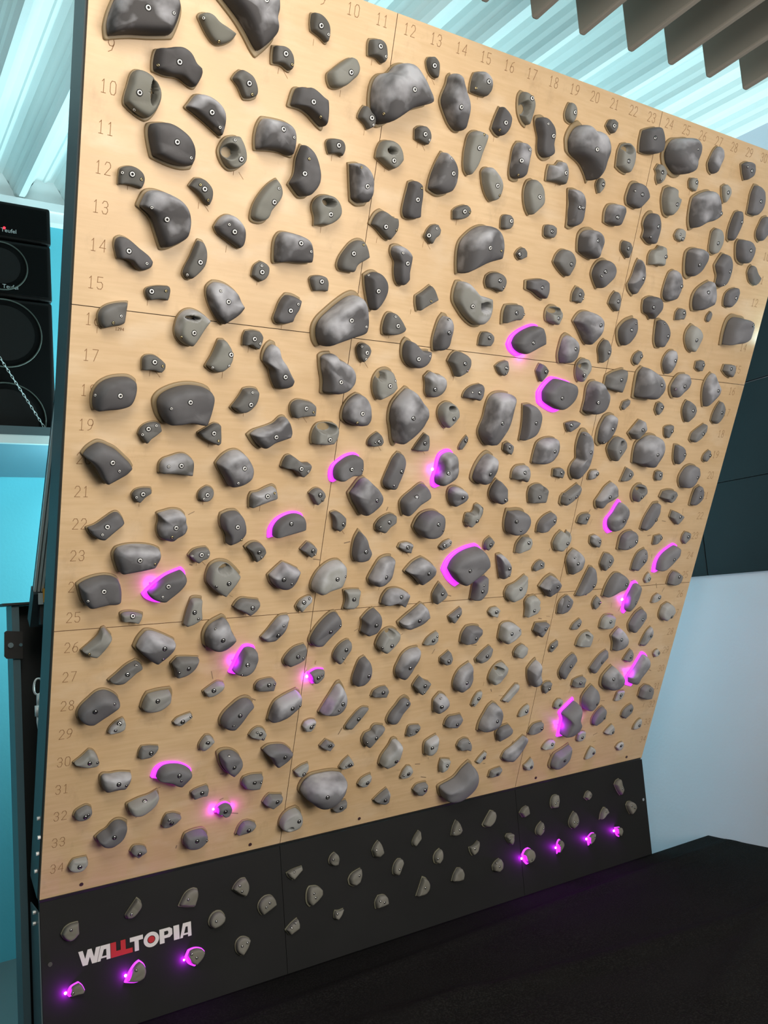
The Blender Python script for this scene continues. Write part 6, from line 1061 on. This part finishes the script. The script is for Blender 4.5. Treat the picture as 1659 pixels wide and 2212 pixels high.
fpart(MB().bar(p1 + Vector((0, .012, 0)), p0 + Vector((0, .012, 0)), .012, .044, up=(1, 0, 0)), 'strut_core', M['frame'])
fpart(MB().bar(p0 - dr * .008, p0 + dr * .012, .034, .050, up=(1, 0, 0)), 'strut_cap', M['black'])
fpart(MB().bar(p1 - dr * .12, p1 + dr * .02, .05, .05, up=(1, 0, 0)), 'strut_bracket', mat('anthracite', (.02, .03, .035), .5))
fpart(MB().box((-1.492, p1.y - .032, p1.z - .035), (-1.476, p1.y - .027, p1.z + .004)), 'sticker', mat('sticker_paper', (.35, .42, .44), .6))
fpart(MB().box((-1.477, -.10, 1.474), (-1.452, -.075, 1.522)), 'yellow_end', M['yellow'])
fpart(MB().box((-1.484, -.074, 1.40), (-1.452, -.03, 1.540)), 'end_cover', M['black'])
for (y, z) in FOOTB: fpart(MB().cyl((-1.5085, y, z), (-1, 0, 0), .0065, .009, 12), 'hinge_bolt', M['washer'])
MB().box((-1.508, -.30, -.145), (-1.504, KH - .035, -.002)).build('side_plate', M['frame'], kb)

# safety cable
t = empty('safety_cable', (-1.50, -.02, 1.20))
tag(t, 'steel cable with oval quick link and crimp sleeve hanging by the support post', 'cable')
def cp(mb, nm, m, smooth=True):
    o = mb.build(nm, m, t, smooth); o.location = (1.50, .02, -1.20); return o
def oval(cx_, cz, w, h_, y, n=28, ang=0):
    out = []
    for i in range(n):
        a = i * 2 * math.pi / n; x = (w - 0) * math.copysign(abs(math.cos(a)) ** .8, math.cos(a)); z = h_ * math.copysign(abs(math.sin(a)) ** .9, math.sin(a))
        out.append((cx_ + x * math.cos(ang) - z * math.sin(ang), y, cz + x * math.sin(ang) + z * math.cos(ang)))
    return out
cx_, cz_ = CAB[0]
cp(MB().tube(oval(cx_, cz_, .0135, .027, -.03, ang=-.08), .0033, 10, True), 'quick_link', M['washer'])
cp(MB().cyl((cx_ + .014, -.03, cz_ - .008), (0, 0, 1), .0055, .016, 6), 'link_nut', M['steel'])
x1_, z1_ = CAB[1]
cp(MB().tube([(cx_, -.03, cz_ - .026), (cx_ - .001, -.03, z1_ + .015)], .006, 10), 'cable_eye', M['alu'])
cp(MB().cyl((x1_, -.03, z1_ - .019), (0, 0, 1), .0088, .036, 18), 'crimp_sleeve', M['washer'])
x2_, z2_ = CAB[2]
cp(MB().tube([(x1_, -.03, z1_ - .018), ((x1_ + x2_) / 2 - .004, -.03, (z1_ + z2_) / 2 + .01), (x2_, -.03, z2_)], .0042, 8), 'cable', M['alu'])

# ------------------------------------------------------------------ wall shelf with loudspeakers
sh = empty('wall_shelf', (-3.0, 1.9, 2.25))
tag(sh, 'long dark shelf with metal edge on the cyan wall carrying the black speakers', 'shelf')
def sp(mb, nm, m):
    o = mb.build(nm, m, sh); o.location = (3.0, -1.9, -2.25); return o
sp(MB().box((-4.6, .96, 2.252), (-1.02, 1.895, 2.30)), 'board', mat('shelf_board', (.10, .24, .30), .7))
sp(MB().box((-4.6, .935, 2.245), (-1.02, .96, 2.285)), 'metal_edge', M['alu'])
sp(MB().box((-4.6, .93, 2.285), (-1.02, .96, 2.325)), 'front_lip', M['frame'])
def speaker(z0, z1, x0, x1, label, drivers, led=False, text_z=None):
    t = empty('loudspeaker', ((x0 + x1) / 2, 1.3, z0)); tag(t, label, 'loudspeaker', 'stacked loudspeakers on the wall shelf')
    def q(mb, nm, m, smooth=False):
        o = mb.build(nm, m, t, smooth); o.location = (-(x0 + x1) / 2, -1.3, -z0); return o
    o = q(MB().box((x0, 1.0, z0 + .002), (x1, 1.6, z1)), 'cabinet', M['spk']); b_ = o.modifiers.new('bevel', 'BEVEL'); b_.width = .012; b_.segments = 3
    q(MB().box((x0 + .02, .994, z0 + .02), (x1 - .02, 1.0, z1 - .02)), 'front_grille', M['spk_front'])
    for (cx__, cz__, r_) in drivers:
        ring_ = []
        for i in range(73):
            a = i * 2 * math.pi / 72; z = cz__ + r_ * math.sin(a)
            if z > z0 + .022: ring_.append((cx__ + r_ * math.cos(a), .992, z))
        # break into a continuous run
        full = cz__ - r_ > z0 + .022
        if not full:
            k = max(range(len(ring_)), key=lambda i: (Vector(ring_[(i + 1) % len(ring_)]) - Vector(ring_[i])).length)
            ring_ = ring_[k + 1:] + ring_[:k + 1]
        else: ring_ = ring_[:-1]
        q(MB().tube(ring_, .0035, 8, full), 'driver_ring', M['ring'], True)
        n_ = 28; disc = [(cx__ + (r_ - .03) * math.cos(i * 2 * math.pi / n_), cz__ + (r_ - .03) * math.sin(i * 2 * math.pi / n_)) for i in range(n_)]
        disc = [(a, max(b__, z0 + .022)) for a, b__ in disc]
        q(MB().prism(disc, 0, .003, Matrix(((1, 0, 0, 0), (0, 0, -1, .994), (0, 1, 0, 0), (0, 0, 0, 1)))), 'driver_cone', M['spk'])
    if led:
        q(MB().cyl((-1.392, .994, 3.305), (0, -1, 0), .006, .004, 10), 'power_light', M['redled'])
    if text_z:
        cu = bpy.data.curves.new('brand_text', 'FONT'); cu.body = 'Teufel'; cu.size = .028; cu.extrude = .0004; cu.materials.append(M['text'])
        tmp = bpy.data.objects.new('brand_text', cu); COL.objects.link(tmp); bpy.context.view_layer.update()
        me = bpy.data.meshes.new_from_object(tmp); bpy.data.objects.remove(tmp); o = bpy.data.objects.new('brand_text', me); link(o, t); o.rotation_euler = (math.pi / 2, 0, 0); o.location = (-1.408 - (x0 + x1) / 2, .9915 - 1.3, text_z - z0)
    return t
speaker(2.303, 2.960, -1.95, -1.184, 'lowest and tallest black loudspeaker of the stack on the wall shelf', [(-1.405, 2.785, .165), (-1.405, 2.372, .172)])
speaker(2.963, 3.250, -1.95, -1.182, 'middle black loudspeaker of the stack with one ringed driver', [(-1.412, 3.115, .118)], text_z=3.005)
speaker(3.253, 3.445, -1.95, -1.178, 'top flat black amplifier-like loudspeaker box with a red light', [], True, 3.285)
# chain across the speaker
ch = MB(); a0, a1 = Vector((-1.46, .96, 2.70)), Vector((-1.245, .975, 2.335))
L = (a1 - a0).length; nl = 26; dd = (a1 - a0).normalized(); sd = dd.cross(Vector((0, 1, 0))).normalized()
for i in range(nl):
    c_ = a0 + dd * (L * (i + .5) / nl); w_ = sd if i % 2 else Vector((0, 1, 0))
    ch.tube([tuple(c_ + dd * math.cos(k * math.pi / 5) * L / nl * .72 + w_ * math.sin(k * math.pi / 5) * .0045) for k in range(10)], .0012, 6, True)
tag(ch.build('chain', M['alu'], smooth=True), 'thin metal chain hanging diagonally in front of the lowest black loudspeaker', 'chain')
